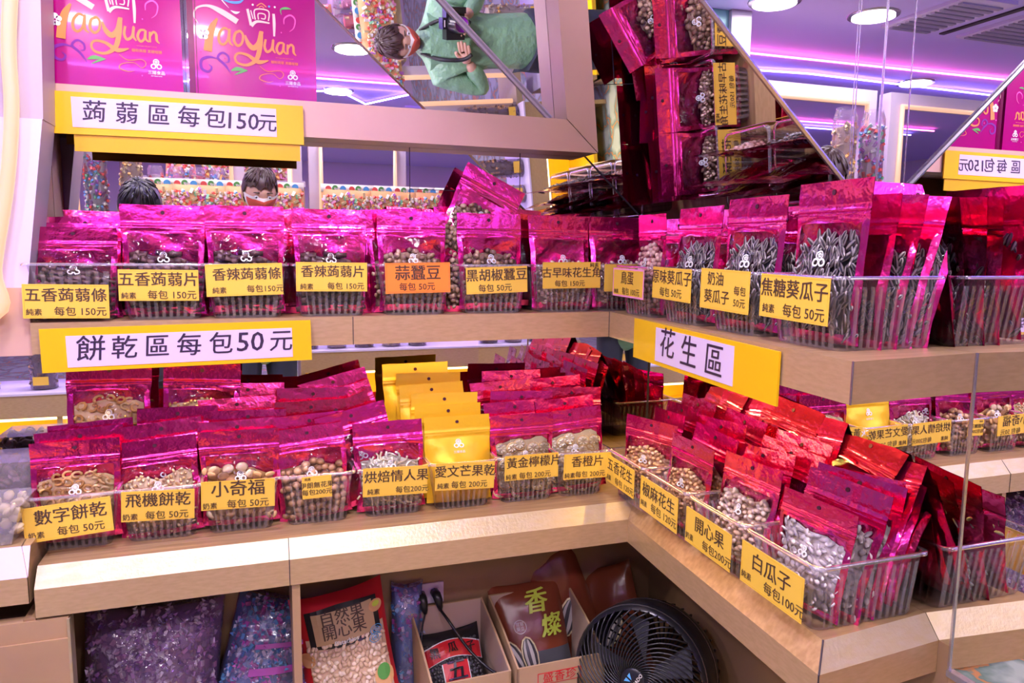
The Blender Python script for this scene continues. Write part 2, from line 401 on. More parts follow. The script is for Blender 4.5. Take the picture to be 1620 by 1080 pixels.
# upper shelf (L-shaped, one worktop)
def arm(x, y, z): return Vector((x+SK*y, y, z))
def endp(E, x0, z, xw=XM): return Vector((xw-.0005, E+EK*(xw-x0), z))
XU = .0085
xe = XU+SK*(EU-YU)
m = MB()
A = [Vector((XLU, YU, ZU)), Vector((XU, YU, ZU)), Vector((xe, EU, ZU)), endp(EU, xe, ZU), Vector((XM-.0005, YB-.001, ZU)), Vector((XLU, YB-.001, ZU))]
m.prism(A, (0, 0, -HU), 'gold')
m.m[0] = m.slot('gold_top')
us = empty('upper_shelf', (-.4, .18, ZU), label='brushed gold L-shaped upper shelf fixed to the mirrored corner', cat='shelf')
inv = Matrix.Translation((.4, -.18, -ZU))
def child(mb, name, root, smooth=False, **kw):
    o = mb.obj(name, root, smooth, **kw); o.matrix_parent_inverse = Matrix.Translation(-Vector(root.location)); return o
child(m, 'shelf_board', us)
k = MB()
k.box((XLU+.02, .196, .306), (-.03, .206, .3135), 'warm_led'); child(k, 'light_tube', us)
k = MB(); k.box((.112, -.44, .306), (.122, .13, .3135), 'warm_led'); child(k, 'light_tube', us)
k = MB()
for x in (-.462,): k.box((x, YU-.0006, ZU-HU), (x+.0012, YU+.001, ZU), 'seam')
k.box((XU-.0008, YU-.001, ZU-HU), (XU+.0008, YU+.0005, ZU+.0002), 'seam'); k.box((xe-.0008, EU-.001, ZU-HU), (xe+.0008, EU+.0008, ZU+.0002), 'steel'); child(k, 'joint', us)
# lower shelf
ls = empty('lower_shelf', (-.4, .1, 0), label='brushed gold L-shaped lower shelf with a sloped pale front edge', cat='shelf')
m = MB()
def quad(pts, mt): m.add([Vector(p) for p in pts], [tuple(range(len(pts)))], mt)
f0 = Vector((XLL, 0, 0)); f1 = Vector((0, 0, 0)); f2 = arm(0, EL, 0); f3 = endp(EL, f2.x, 0)
g0 = Vector((XLL, BI, BH)); g1 = Vector((BI, BI, BH)); g2 = arm(BI, EL+BI, BH); g3 = endp(EL+BI, g2.x, BH)
dz = Vector((0, 0, -HL))
quad([f0, f1, g1, g0], 'gold_b'); quad([f1, f2, g2, g1], 'gold_top'); quad([f2, f3, g3, g2], 'gold_b')
quad([f0+dz, f1+dz, f1, f0], 'gold'); quad([f1+dz, f2+dz, f2, f1], 'gold'); quad([f2+dz, f3+dz, f3, f2], 'gold')
quad([g0, g1, Vector((BI, YB-.001, BH)), Vector((XLL, YB-.001, BH))], 'gold_top'); quad([g1, g2, g3, Vector((XM-.0005, YB-.001, BH)), Vector((BI, YB-.001, BH))], 'gold_top')
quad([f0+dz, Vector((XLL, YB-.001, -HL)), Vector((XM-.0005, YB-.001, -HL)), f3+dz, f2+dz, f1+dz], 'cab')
quad([f0+dz, f0, g0, Vector((XLL, YB-.001, BH)), Vector((XLL, YB-.001, -HL))], 'gold')
child(m, 'shelf_board', ls)
k = MB(); k.prism([(-.5764, -.0006, -HL), (-.5752, -.0006, -HL), (-.5752, -.0006, 0), (-.5764, -.0006, 0)], (0, .0012, 0), 'seam')
k.prism([(-.5764, -.0006, .0003), (-.5752, -.0006, .0003), (-.5752, BI, BH+.0004), (-.5764, BI, BH+.0004)], (0, 0, -.001), 'seam')
a, b = f2, g2; k.tube([f2+Vector((-.0002, -.0002, 0)), g2+Vector((0, 0, .0004))], .0012, 'seam', 5); k.tube([f2+Vector((-.0003, -.0003, 0)), f2+dz+Vector((-.0003, -.0003, 0))], .001, 'seam', 5)
child(k, 'joint', ls)
# third level bar under the gift boxes
m = MB(); y0, y1 = .195, YB-.001; zt, zb = .717, .658
m.prism([(-.905, y0, zb), (soff_x(zb)-.001, y0, zb), (soff_x(zt)-.001, y0, zt), (-.905, y0, zt)], (0, y1-y0, 0), 'taupe')
ts = m.obj('gift_shelf'); ts['label'] = 'narrow taupe shelf bar carrying the magenta gift boxes'; ts['category'] = 'shelf'
# side panel and neon frame at the end of the shelves
m = MB(); m.box((-.932, .165, ZU), (-.917, YB-.001, .658), 'taupe'); struct('trim_8', m)
nf = empty('neon_post', (-.93, .14, .31), label='pale laminate frame post with a peach neon tube beside the upper shelf', cat='frame')
m = MB(); yf = .12
for pts, mt in ((((-.99, .652), (-.893, .652), (-.883, .9), (-.868, 1.3), (-.99, 1.3)), 'lav'), (((-.99, .652), (-.894, .652), (-.927, .411), (-.99, .411)), 'ceil'), (((-.99, .411), (-.9265, .411), (-.9265, .311), (-1.1, .311), (-1.1, .40), (-.99, .40)), 'taupe')):
    m.prism([(x, yf, z) for x, z in pts], (0, .07, 0), mt)
child(m, 'post', nf)
m = MB(); m.tube(cat_rom([(-.9, .104, 1.3), (-.913, .104, .9), (-.925, .104, .75), (-.927, .104, .66), (-.939, .104, .56), (-.962, .104, .44), (-.965, .104, .375), (-1.1, .104, .36)], 6), .0095, 'neon', 10); child(m, 'neon_tube', nf, True)

# cabinet below the lower shelf
m = MB()
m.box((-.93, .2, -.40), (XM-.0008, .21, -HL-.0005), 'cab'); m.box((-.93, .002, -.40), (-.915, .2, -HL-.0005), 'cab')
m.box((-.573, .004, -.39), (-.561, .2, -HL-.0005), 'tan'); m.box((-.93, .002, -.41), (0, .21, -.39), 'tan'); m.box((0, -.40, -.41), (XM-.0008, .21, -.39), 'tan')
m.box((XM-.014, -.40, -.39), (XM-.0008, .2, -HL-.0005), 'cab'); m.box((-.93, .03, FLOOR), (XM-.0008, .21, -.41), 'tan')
ob = m.obj('base_cabinet'); ob['label'] = 'open tan laminate base cabinet with compartments under the lower shelf'; ob['category'] = 'cabinet'
m = MB(); m.box((-1.5, .0, FLOOR), (-.875, .02, -.045), 'tan'); m.box((-1.5, .0005, FLOOR), (-.8765, -.003, -.075), 'tan'); m.box((-.8765, -.003, FLOOR), (-.873, .02, -.047), 'gold_b')
ob = m.obj('side_cabinet'); ob['label'] = 'closed tan cabinet front beside the open compartments'; ob['category'] = 'cabinet'
m = MB(); m.prism([(-1.5, 0, -.0184), (-1.5, 0, .0194), (-1.5, .021, .057), (-1.5, .25, .057), (-1.5, .25, -.0184)], (.58, 0, 0), 'gold'); m.m[3] = m.slot('ceil')
m.prism([(-.92, 0, -.0184), (-.92, 0, .0194), (-.93, .021, .057), (-.95, .25, .057), (-.95, .25, -.0184)], (-.001, 0, 0), 'gold')
ob = m.obj('side_shelf'); ob['label'] = 'short pale-edged counter next to the lower shelf end'; ob['category'] = 'shelf'

# ------------------------------------------------------------------ fillings: one little piece of food each
def rr(a, b): return rnd.uniform(a, b)
FC = {
 'konjac': [(0.118, 0.059, 0.059), (0.177, 0.0944, 0.0826), (0.0826, 0.0413, 0.0472)], 'bean': [(0.389, 0.236, 0.142), (0.26, 0.165, 0.118), (0.531, 0.354, 0.236)],
 'peanut_clump': [(0.732, 0.496, 0.378), (0.85, 0.649, 0.496), (0.59, 0.378, 0.295)], 'egg': [(0.885, 0.59, 0.531), (0.732, 0.472, 0.413), (0.59, 0.295, 0.26)],
 'pistachio': [(0.95, 0.779, 0.649), (0.826, 0.614, 0.472), (0.708, 0.496, 0.354)], 'pumpkin': [(.95, .9, .9), (.93, .86, .86), (.88, .8, .8)],
 'cookie': [(0.92, 0.59, 0.236), (0.802, 0.448, 0.142), (0.95, 0.732, 0.378)], 'chip': [(0.944, 0.649, 0.354), (0.826, 0.496, 0.212), (0.95, 0.802, 0.496)],
 'biscuit': [(0.885, 0.59, 0.295), (0.95, 0.732, 0.448), (0.779, 0.472, 0.189)], 'fig': [(0.531, 0.295, 0.142), (0.649, 0.389, 0.212), (0.425, 0.224, 0.106)],
 'strip': [(0.95, 0.885, 0.649), (0.92, 0.779, 0.496), (0.95, 0.95, 0.779)], 'lemon': [(.78, .66, .42), (.84, .74, .54)], 'nut': [(0.85, 0.496, 0.236), (0.732, 0.401, 0.177), (0.95, 0.649, 0.378)],
}
for k, cs in FC.items():
    for i, c in enumerate(cs): colour(f'{k}{i}', c, .45)
colour('rind', (.72, .52, .24), .5); colour('seed_dark', (.055, .05, .06), .4); colour('seed_light', (.5, .46, .46), .4)
SP = {'konjac': .011, 'bean': .0095, 'peanut_clump': .0095, 'egg': .009, 'pistachio': .0095, 'pumpkin': .0105, 'cookie': .015, 'chip': .008, 'biscuit': .0165, 'fig': .0145, 'strip': .01, 'lemon': .0225, 'nut': .0085, 'sun': .0082}
def piece(mb, kind, p, n=None):
    q = Euler((rr(0, 6.3), rr(0, 6.3), rr(0, 6.3))).to_matrix()
    c = 'c_'+kind+str(rnd.randrange(len(FC[kind]))) if kind in FC else None
    flat = Matrix.Rotation(rr(-.5, .5), 3, 'Z') @ Matrix.Rotation(PI/2+rr(-.5, .5), 3, 'X') @ Matrix.Rotation(rr(-PI, PI), 3, 'Z')   # disc axis roughly towards the front
    if kind == 'konjac': mb.box((-.009, -.0022, -.004), (.009, .0022, .004), c, Matrix.Translation(p) @ Euler((rr(-.5, .5), rr(-.5, .5), rr(-.6, .6))).to_matrix().to_4x4())
    elif kind == 'bean': mb.ell(p, (.0058, .0045, .0066), c, q, 7, 4)
    elif kind == 'peanut_clump':
        for _ in range(3): mb.ell(Vector(p)+Vector((rr(-.004, .004), rr(-.003, .003), rr(-.004, .004))), (.0035, .003, .0042), c, q, 6, 4)
    elif kind == 'egg': mb.ell(p, (.0048, .0048, .0055), c, q, 8, 5)
    elif kind == 'pistachio': mb.ell(p, (.0042, .0046, .0066), c, q, 8, 5)
    elif kind == 'pumpkin': mb.ell(p, (.0048, .0078, .0014), c, flat, 8, 3)
    elif kind == 'cookie':
        a0 = rr(0, 6); r0 = rr(.0045, .006); arc = rr(3.6, 6.3)
        mb.tube([Vector(p)+flat @ Vector((r0*math.cos(a0+arc*t/7), 1.25*r0*math.sin(a0+arc*t/7), 0)) for t in range(8)], .0024, c, 5)
    elif kind == 'chip': mb.ell(p, (.0052, .0028, .0022), c, q, 6, 3)
    elif kind == 'biscuit': mb.ell(p, (.0098, .0098, .0028), c, flat, 12, 4)
    elif kind == 'fig': mb.ell(p, (.0078, .0078, .0068), c, q, 9, 6)
    elif kind == 'strip':
        d = Euler((rr(-.4, .4), rr(0, 6.3), rr(-.4, .4))).to_matrix()
        mb.tube([Vector(p)+d @ Vector(((t-1.5)*.0062, .001*math.sin(t), .004*math.sin(t*1.3))) for t in range(4)], .002, c, 5)
    elif kind == 'lemon':
        mt = Matrix.Translation(p) @ Matrix.Rotation(PI/2+rr(-.22, .22), 4, 'X') @ Matrix.Rotation(rr(-.2, .2), 4, 'Y')
        mb.lathe([(.0105, .0012), (.0115, .002), (.0125, .0012), (.0125, -.0012), (.0, -.0012)], 'c_rind', 16, mt)
        mb.prism([mt @ Vector((.0107*math.cos(k_*PI/6), .0107*math.sin(k_*PI/6), .0010)) for k_ in range(12)], mt.to_3x3() @ Vector((0, 0, .0004)), 'c_lemon0')
        for s in range(8):
            a = s*PI/4; mb.prism([mt @ Vector((.002*math.cos(a), .002*math.sin(a), .0013)), mt @ Vector((.0098*math.cos(a-.3), .0098*math.sin(a-.3), .0013)), mt @ Vector((.0098*math.cos(a+.3), .0098*math.sin(a+.3), .0013))], mt.to_3x3() @ Vector((0, 0, .0006)), 'c_strip0')
    elif kind == 'nut': mb.ell(p, (.0038, .0038, .0056), c, q, 7, 4)
    elif kind == 'sun': mb.ell(p, (.0036, .0022, .0088), 'c_seed_dark', Euler((rr(-.5, .5), rr(-.9, .9), rr(-.6, .6))).to_matrix(), 8, 4, m2='c_seed_light')

# ------------------------------------------------------------------ foil pouch
PW, PH, PT = .121, .172, .034
class Pouch:
    def __init__(s, seed, w=PW, h=PH, t=PT, crumple=1.0):
        s.seed, s.w, s.h, s.t, s.cr = seed, w, h, t, crumple
        s.bend = random.Random(seed).uniform(-.006, .006)
    def pt(s, u, v, back=False):
        x = (u-.5)
        prof = min(1, (.35+v/.16*.65) if v < .16 else max(0, 1-((v-.16)/.62)**1.7)) if v < .8 else 0
        side = max(0, 1-abs(2*u-1)**2.4)
        w = s.w*(1-.06*prof)
        y = -(s.t*.62)*prof*side if not back else (s.t*.38)*prof*side
        y += s.bend*(v**2)*(1 if v < .9 else 1)
        e = noise.noise(Vector((u*3.2+s.seed*7.3, v*4.5, s.seed*3.1+(9 if back else 0))))
        e2 = abs(noise.noise(Vector((u*7+v*3, v*6-u*3, s.seed*5.7+(4 if back else 0)))))
        k = (.0045*e+.006*(e2-.25))*s.cr*min(1, side*1.5+.15)*(1 if .05 < v < .78 else .12)
        dx = .0022*noise.noise(Vector((v*5, s.seed*2.2, u*2)))*s.cr
        z = s.h*v + (.001*noise.noise(Vector((u*4, s.seed, 0))) if v > .98 else 0)
        return Vector((x*w+dx, y+(k if back else -k), z))
def pouch_meshes(seed, foil, fill=None, level=.55, solid=False, w=PW, h=PH, t=PT, extra=None):
    """returns dict of meshes: body, film, filling, emblem"""
    P = Pouch(seed, w, h, t); nx, nz = 14, 22
    us = [0, .035, .07] + [.07+.86*i/9 for i in range(1, 10)] + [.965, 1]
    vs = [0, .03, .06] + [.06+.68*i/12 for i in range(1, 13)] + [.775, .79, .8, .81, .825, .86, .93, .965, 1]
    body = MB(); fl = MB(); nu = len(us)
    fr = [[P.pt(u, v) for u in us] for v in vs]; bk = [[P.pt(u, v, True) for u in us] for v in vs]
    for j, v in enumerate(vs):
        if v in (.79, .81):
            for q in fr[j]: q.y -= .0016
        if v in (.775, .8, .825):
            for q in fr[j]: q.y += .0004
        if v > .8:
            for q in bk[j]: q.y += .0008
    def grid(mb, rows, test, flip, mt):
        base = len(mb.v); idx = {}; vv = []; ff = []
        for j in range(len(vs)-1):
            for i in range(nu-1):
                if not test(us[i], us[i+1], vs[j], vs[j+1]): continue
                q = []
                for (a, b) in ((j, i), (j, i+1), (j+1, i+1), (j+1, i)):
                    if (a, b) not in idx: idx[(a, b)] = len(vv); vv.append(rows[a][b])
                    q.append(idx[(a, b)])
                ff.append(tuple(q if not flip else q[::-1]))
        mb.add(vv, ff, mt)
    win = (lambda a, b, c, d: False) if solid else (lambda a, b, c, d: a >= .069 and b <= .931 and c >= .059 and d <= .741)
    grid(body, fr, lambda *q: not win(*q), False, foil); grid(body, bk, lambda *q: True, True, foil)
    # gusset bottom
    n0 = len(body.v); vv = fr[0]+bk[0]; body.add(vv, [(i+nu, i+nu+1, i+1, i) for i in range(nu-1)], foil)
    c = fr[-3][nu//2]; disc2d(body, 0, h*.93, .0032, 'hole', c.y-.0007, None, 10)
    k = []
    for q in range(10): k.append((.0032*math.cos(-q*PI/5), bk[-3][nu//2].y+.0007, h*.93+.0032*math.sin(-q*PI/5)))
    body.add(k, [tuple(range(10))], 'hole')
    out = {'body': body.mesh('snack_pouch', True)}
    if not solid:
        grid(fl, fr, win, False, 'film'); out['film'] = fl.mesh('window_film', True)
    emb = MB(); mp = lambda X, Z: P.pt(.5+X/w, Z/h)+Vector((0, -.0012, 0))
    trefoil(emb, 0, h*(.5 if not solid else .66), .0088, 0, mp)
    if solid:
        add_text(emb, 'SNACK', .021, 0, h*.38, 0, 'white', .02, mp=mp)
        add_text(emb, '三陽食品', .0055, 0, h*.58, 0, 'white', .01, mp=mp)
    out['emblem'] = emb.mesh('emblem')
    if fill:
        fm = MB(); sp = SP[fill]; v0 = .05; nzr = int((level-v0)*h/sp)+1; nxr = int(w*.84/sp)+1
        for r_ in range(nzr+1):
            for c_ in range(nxr+1):
                u = .08+.84*(c_+rr(-.3, .3)+(.5 if r_ % 2 else 0))/nxr; v = v0+(level-v0)*(r_+rr(-.3, .3))/max(1, nzr)
                top = level*(1+.14*noise.noise(Vector((u*3, seed, 1)))-.12*abs(2*u-1)**3)
                if v > top or not .06 < u < .94: continue
                p = P.pt(u, v); d = .34*sp*(.55 if fill in ('pumpkin', 'konjac', 'chip', 'lemon', 'biscuit') else 1)
                b = P.pt(u, v, True)
                if b.y-p.y < d*1.3: continue
                piece(fm, fill, p+Vector((0, d+rr(0, .0025), 0)))
        # the mass of the same food behind the first layer
        c0 = 'c_'+fill+'2' if fill in FC and len(FC[fill]) > 2 else ('c_seed_dark' if fill == 'sun' else 'c_'+fill+'0')
        g = 9; vv = []; sp = min(sp, .012)
        for j in range(g+1):
            for i in range(g+1):
                u = .08+.84*i/g; v = .03+(level*.97-.03)*j/g*(1+.14*noise.noise(Vector((u*3, seed, 1)))-.12*abs(2*u-1)**3)
                p = P.pt(u, v); b = P.pt(u, v, True); yy = min(p.y+1.05*sp+.001, b.y-.001); vv.append(Vector((p.x, yy, p.z)))
        fm.add(vv, [(j*(g+1)+i, j*(g+1)+i+1, (j+1)*(g+1)+i+1, (j+1)*(g+1)+i) for j in range(g) for i in range(g)], c0)
        out['filling'] = fm.mesh('filling', True)
    return out
_pm = {}
def variants(key, n, **kw):
    if key not in _pm: _pm[key] = [pouch_meshes(hash_(key)+i*3+1, **kw) for i in range(n)]
    return _pm[key]
def hash_(s): return sum(ord(c)*(i+3) for i, c in enumerate(s)) % 97
def pouch(v, M4, label, group=None, parts=True):
    o = bpy.data.objects.new('snack_pouch', v['body']); COL.objects.link(o); o.matrix_world = M4
    o['label'] = label; o['category'] = 'snack bag'
    if group: o['group'] = group
    if parts:
        for k, nm in (('film', 'window_film'), ('filling', 'filling'), ('emblem', 'emblem')):
            if k in v:
                c = put(nm, v[k], o)
                if k == 'filling': c['kind'] = 'stuff'
    return o

# ------------------------------------------------------------------ clear ribbed basket
def basket_meshes(wt=.125, wb=.106, depth=.128, h=.088, dt=.012):
    mb = MB(); r = .012
    def ring(w, d, y0, z, amp, lip=0):
        pts = []; w2 = w/2+lip; xs = []
        segs = [((-w2+r, y0-lip), (w2-r, y0-lip)), ((w2-r, y0-lip+r), None), ((w2, y0-lip+r), (w2, y0+d+lip-r)), ((w2-r, y0+d+lip-r), None), ((w2-r, y0+d+lip), (-w2+r, y0+d+lip)), ((-w2+r, y0+d+lip-r), None), ((-w2, y0+d+lip-r), (-w2, y0-lip+r)), ((-w2+r, y0-lip+r), None)]
        out = []; corner = [-90, 0, 90, 180]; ci = 0
        for si, sg in enumerate(segs):
            if sg[1] is None:
                for k in range(1, 4):
                    a = R(corner[ci]+90*k/4); out.append((sg[0][0]+r*math.cos(a), sg[0][1]+r*math.sin(a), 0))
                ci += 1
            else:
                a = Vector(sg[0]); b = Vector(sg[1]); nrib = 8 if si in (0, 4) else max(6, int(depth/.0135)); N = nrib*4
                t = (b-a).normalized(); nrm = Vector((t.y, -t.x))
                for k in range(N+1):
                    q = a+(b-a)*k/N; ph = k % 4; o_ = amp if ph in (0,) and 0 < k < N else 0
                    q = q-nrm*o_; out.append((q.x, q.y, 1 if ph in (0, 3) else 0))
        return [Vector((p[0], p[1], z)) for p in out], [p[2] for p in out]
    lv = [(wb-.004, depth-dt-.004, dt/2+.002+.004, 0.0, .0018), (wb, depth-dt, dt/2+.004, .004, .002), (wb+(wt-wb)*.8, depth-.004, .003, h*.8, .002), (wt-.003, depth-.001, 0.0005, h*.86, 0), (wt, depth, 0, h, 0)]
    rows = []; fl = None
    for w, d, y0, z, am in lv:
        q, fl = ring(w, d, y0, z, am); rows.append(q)
    n = len(rows[0]); vs = [p for rw in rows for p in rw]; fP, fR = [], []
    for j in range(len(rows)-1):
        for i in range(n):
            q = (j*n+i, j*n+(i+1) % n, (j+1)*n+(i+1) % n, (j+1)*n+i); (fR if (fl[i] and j in (1, 2)) or j == 0 else fP).append(q)
    mb.add(vs, fP, 'plastic'); mb.add(vs, fR, 'rib')
    mb.add(rows[0], [tuple(range(n-1, -1, -1))], 'plastic')
    q0, _ = ring(wt, depth, 0, h, 0); q1, _ = ring(wt, depth, 0, h, 0, .0045); q2 = [p+Vector((0, 0, -.004)) for p in q1]
    k = len(q0); mb.add(q0+q1+q2, [(i, (i+1) % k, k+(i+1) % k, k+i) for i in range(k)]+[(k+i, k+(i+1) % k, 2*k+(i+1) % k, 2*k+i) for i in range(k)], 'rib')
    return mb.mesh('snack_basket', True)
_bm = {}
def basket(M4, label, depth=.128, wt=.125, h=.088, group=None):
    k = (depth, wt, h)
    if k not in _bm: _bm[k] = basket_meshes(wt, wt-.019, depth, h)
    o = bpy.data.objects.new('snack_basket', _bm[k]); COL.objects.link(o); o.matrix_world = M4
    o['label'] = label; o['category'] = 'basket'
    if group: o['group'] = group
    return o
def price_tag(bk, lines, x, z, w, h, tilt=0, card='tag', y=-.009, border=None, lean=0.0):
    """lines: (text, size, x, z, bold) relative to the card centre"""
    m = MB(); m.box((-w/2, 0, -h/2), (w/2, .0008, h/2), card)
    if border: m.box((-w/2-.003, .0002, -h/2-.003), (w/2+.003, .0007, h/2+.003), border)
    # thin printed frame line
    e = .0022
    for a, b in (((-w/2+e, -h/2+e), (w/2-e, -h/2+e+.0003)), ((-w/2+e, h/2-e), (w/2-e, h/2-e+.0003)), ((-w/2+e, -h/2+e), (-w/2+e+.0003, h/2-e)), ((w/2-e, -h/2+e), (w/2-e+.0003, h/2-e))):
        m.box((a[0], -.0002, a[1]), (b[0], .0001, b[1]), 'board_d' if card == 'tag' else 'red')
    t = m.obj('price_tag', bk); t.location = (x, y, z); t.rotation_euler = (lean, R(tilt), 0)
    k = MB()
    for tx, sz, tx_x, tx_z, bd in lines: add_text(k, tx, sz, tx_x, tx_z, -.0004, 'ink', bd)
    k.obj('lettering', t)
    return t

# ------------------------------------------------------------------ rows of baskets and their pouches
def V(key):
    return {
     'konjac': lambda: variants('konjac', 3, foil='foil', fill='konjac', level=.56),
     'bean': lambda: variants('bean', 2, foil='foil', fill='bean', level=.6),
     'clump': lambda: variants('clump', 2, foil='foil', fill='peanut_clump', level=.5),
     'egg': lambda: variants('egg', 1, foil='foil', fill='egg', level=.7, w=.095),
     'sun': lambda: variants('sun', 3, foil='foil', fill='sun', level=.66),
     'pist': lambda: variants('pist', 2, foil='foil', fill='pistachio', level=.66),
     'nut': lambda: variants('nut', 2, foil='foil', fill='nut', level=.64),
     'pump': lambda: variants('pump', 3, foil='foil', fill='pumpkin', level=.72),
     'cookie': lambda: variants('cookie', 2, foil='foil', fill='cookie', level=.66),
     'chip': lambda: variants('chip', 2, foil='foil', fill='chip', level=.64),
     'biscuit': lambda: variants('biscuit', 1, foil='foil', fill='biscuit', level=.6),
     'fig': lambda: variants('fig', 1, foil='foil', fill='fig', level=.6),
     'strip': lambda: variants('strip', 1, foil='foil', fill='strip', level=.6),
     'mango': lambda: variants('mango', 3, foil='foil_y', solid=True),
     'lemon': lambda: variants('lemon', 2, foil='foil', fill='lemon', level=.72),
     'plain': lambda: variants('plain', 4, foil='foil', solid=False),
     'back': lambda: variants('back', 3, foil='foil_red', solid=False),
    }[key]()
FOOD = {'konjac': 'dark konjac slices', 'bean': 'fried broad beans', 'clump': 'pale peanut clusters', 'egg': 'small speckled nut balls', 'sun': 'striped sunflower seeds', 'pist': 'pistachios',
 'nut': 'brown peanuts', 'pump': 'white pumpkin seeds', 'cookie': 'ring-shaped number biscuits', 'chip': 'tiny golden biscuits', 'biscuit': 'round golden biscuits', 'fig': 'dried figs', 'strip': 'pale fruit strips', 'mango': 'dried mango', 'lemon': 'dried citrus slices'}
def M4(loc, facing=0, lean=0, tilt=0, yaw=0, sc=(1, 1, 1)):
    """facing 0: front towards -y, -90: front towards -x; lean tips the top backwards, tilt turns it in its own plane"""
    return Matrix.Translation(loc) @ Matrix.Rotation(R(facing+yaw), 4, 'Z') @ Matrix.Rotation(R(-lean), 4, 'X') @ Matrix.Rotation(R(tilt), 4, 'Y') @ Matrix.Diagonal((*sc, 1))
ORD = ['second', 'third', 'fourth', 'fifth', 'sixth', 'seventh']
class Row:
    """a line of baskets; origin o, direction of travel along the shelf (right seen from the front)"""
    def __init__(s, facing, front, z): s.facing, s.front, s.z = facing, front, z
    def at(s, c, d, dz=0):
        """c along the row, d depth behind the basket front"""
        if s.facing == 0: return Vector((c, s.front+d, s.z+dz))
        return Vector((s.front+d, c, s.z+dz))
    def across(s, sgn): return sgn if s.facing == 0 else -sgn
S1 = [(5, 6)]
def tagtext(title, price, veg, big=.0255, tx=0, pr=.0145, tz=.0075, pz=-.0155, px=.018, vx=-.042, sp=1.0):
    L = [(title, big, tx, tz, .018)]
    if price: L.append((price, pr, px, pz, .01))
    if veg: L.append((veg, .0105, vx, pz-.001, .02))
    return L
def stock(row, name, tagdesc, c, kind, depth, wt, h, tag, behind, where, front=True, frontargs=None, frontdesc='', bkind=None):
    b = basket(Matrix.Translation(row.at(c, 0)) @ Matrix.Rotation(R(row.facing), 4, 'Z'), f'clear basket of {name} pouches with {tagdesc}', depth, wt, h)
    if tag: price_tag(b, *tag[0], **tag[1])
    if front:
        fa = dict(d=.034, dz=.006, lean=7, tilt=0, yaw=0, sc=(1, 1, 1)); fa['sc'] = (1, 1, .87) if row is LO else (1, 1, 1); fa.update(frontargs or {})
        vs = V(kind)
        pouch(vs[0], M4(row.at(c+fa.get('dc', 0), fa['d'], fa['dz']), row.facing, fa['lean'], fa['tilt'], fa['yaw'], fa['sc']), f'front magenta pouch of {FOOD[kind]} in the {name} basket' if kind != 'mango' else 'front yellow foil pouch of dried mango in its basket')
    for i, q in enumerate(behind):
        d, dz, lean, tilt, yaw = q[:5]; dc = q[5] if len(q) > 5 else 0; k = q[6] if len(q) > 6 else (bkind or 'plain'); sc = q[7] if len(q) > 7 else ((1, 1, .94) if row in (LO, LA) else (1, 1, 1))
        vs = V(k); colr = 'yellow' if k == 'mango' else 'magenta'
        pouch(vs[(i+1) % len(vs)], M4(row.at(c+row.across(dc), d, dz), row.facing, lean, tilt, yaw, sc), f'{colr} foil pouch, {ORD[i]} from the front in the {name} basket', f'pouches behind the front one in the {name} basket')

UP = Row(0, .118, ZU); UA = Row(-90, .010, ZU); LO = Row(0, .066, BH); LA = Row(-90, -.004, BH)
W_, D_, H_ = .122, .126, .087
us_ = 'upper shelf'; ls_ = 'lower shelf'
yt = 'a yellow price tag'
def tg(lines, z, w=.114, h=.051, x=0, **kw): return ((lines, x, z, w, h), kw)
stock(UP, 'spiced konjac strip', yt+' for 五香蒟蒻條', -.872, 'konjac', D_, W_, H_, tg(tagtext('五香蒟蒻條', '每包 150元', '純素', .0215, 0, tz=.008), .031, .112, .05, -.004, tilt=1),
      [(.06, .0, 5, 0, 2, 0, 'plain', (1, 1, .86)), (.085, 0, 6, -2, -3, .01, 'plain', (1, 1, .93)), (.105, .002, 4, 1, 2, .03, 'back', (1, 1, .97))], us_, frontargs=dict(sc=(.98, 1, .78), lean=4))
stock(UP, 'spiced konjac slice', yt+' for 五香蒟蒻片', -.748, 'konjac', D_, W_, H_, tg(tagtext('五香蒟蒻片', '每包 150元', '純素', .0225), .054, .111, .047, -.003, tilt=.5),
      [(.06, .0, 6, 1, 4, .01), (.085, .0, 5, -4, -4, .03, 'konjac')], us_)
stock(UP, 'spicy konjac strip', yt+' for 香辣蒟蒻條', -.626, 'konjac', D_, W_, H_, tg(tagtext('香辣蒟蒻條', '每包150元', '純素', .0205, .004, .0125, px=.03, vx=-.038), .062, .114, .05, -.002, tilt=-1.5),
      [(.06, .003, 6, 0, 2, 0), (.085, .002, 7, 2, -3, .01, 'back'), (.1, .0, 4, -3, 6, -.02, 'plain')], us_, frontargs=dict(dz=.008))
stock(UP, 'spicy konjac slice', yt+' for 香辣蒟蒻片', -.492, 'konjac', D_, W_, H_, tg(tagtext('香辣蒟蒻片', '每包 150元', '純素', .0205, .002, .0125, px=.022, vx=-.04), .066, .113, .047, -.002, tilt=.5),
      [(.058, .0, 6, 0, -3, .012), (.08, -.002, 8, 4, 3, -.03, 'plain'), (.1, .0, 6, 22, 3, .045, 'plain')], us_)
stock(UP, 'garlic broad bean', 'an orange price tag', -.352, 'bean', D_, W_, H_, tg([('蒜蠶豆', .0265, 0, .007, .02), ('每包 50元', .0145, -.002, -.0155, .008)], .064, .111, .051, 0, tilt=-1, card='tag_o'),
      [(.058, .002, 6, -1, 2, -.012, 'bean'), (.078, .012, 8, -3, 3, -.03), (.1, .016, 6, 3, -3, .02, 'back')], us_)
stock(UP, 'black pepper broad bean', yt+' for 黑胡椒蠶豆', -.21, 'bean', D_, W_, H_, tg([('黑胡椒蠶豆', .0225, 0, .0075, .02), ('每包 50元', .0145, -.004, -.0145, .01)], .06, .112, .046, -.002, tilt=-2),
      [(.056, .0, 6, 0, -4, -.03, 'bean'), (.075, .012, 7, 1, 2, 0), (.095, .022, 8, -2, 2, -.02), (.1, .022, 6, 5, -3, .05, 'back')], us_)
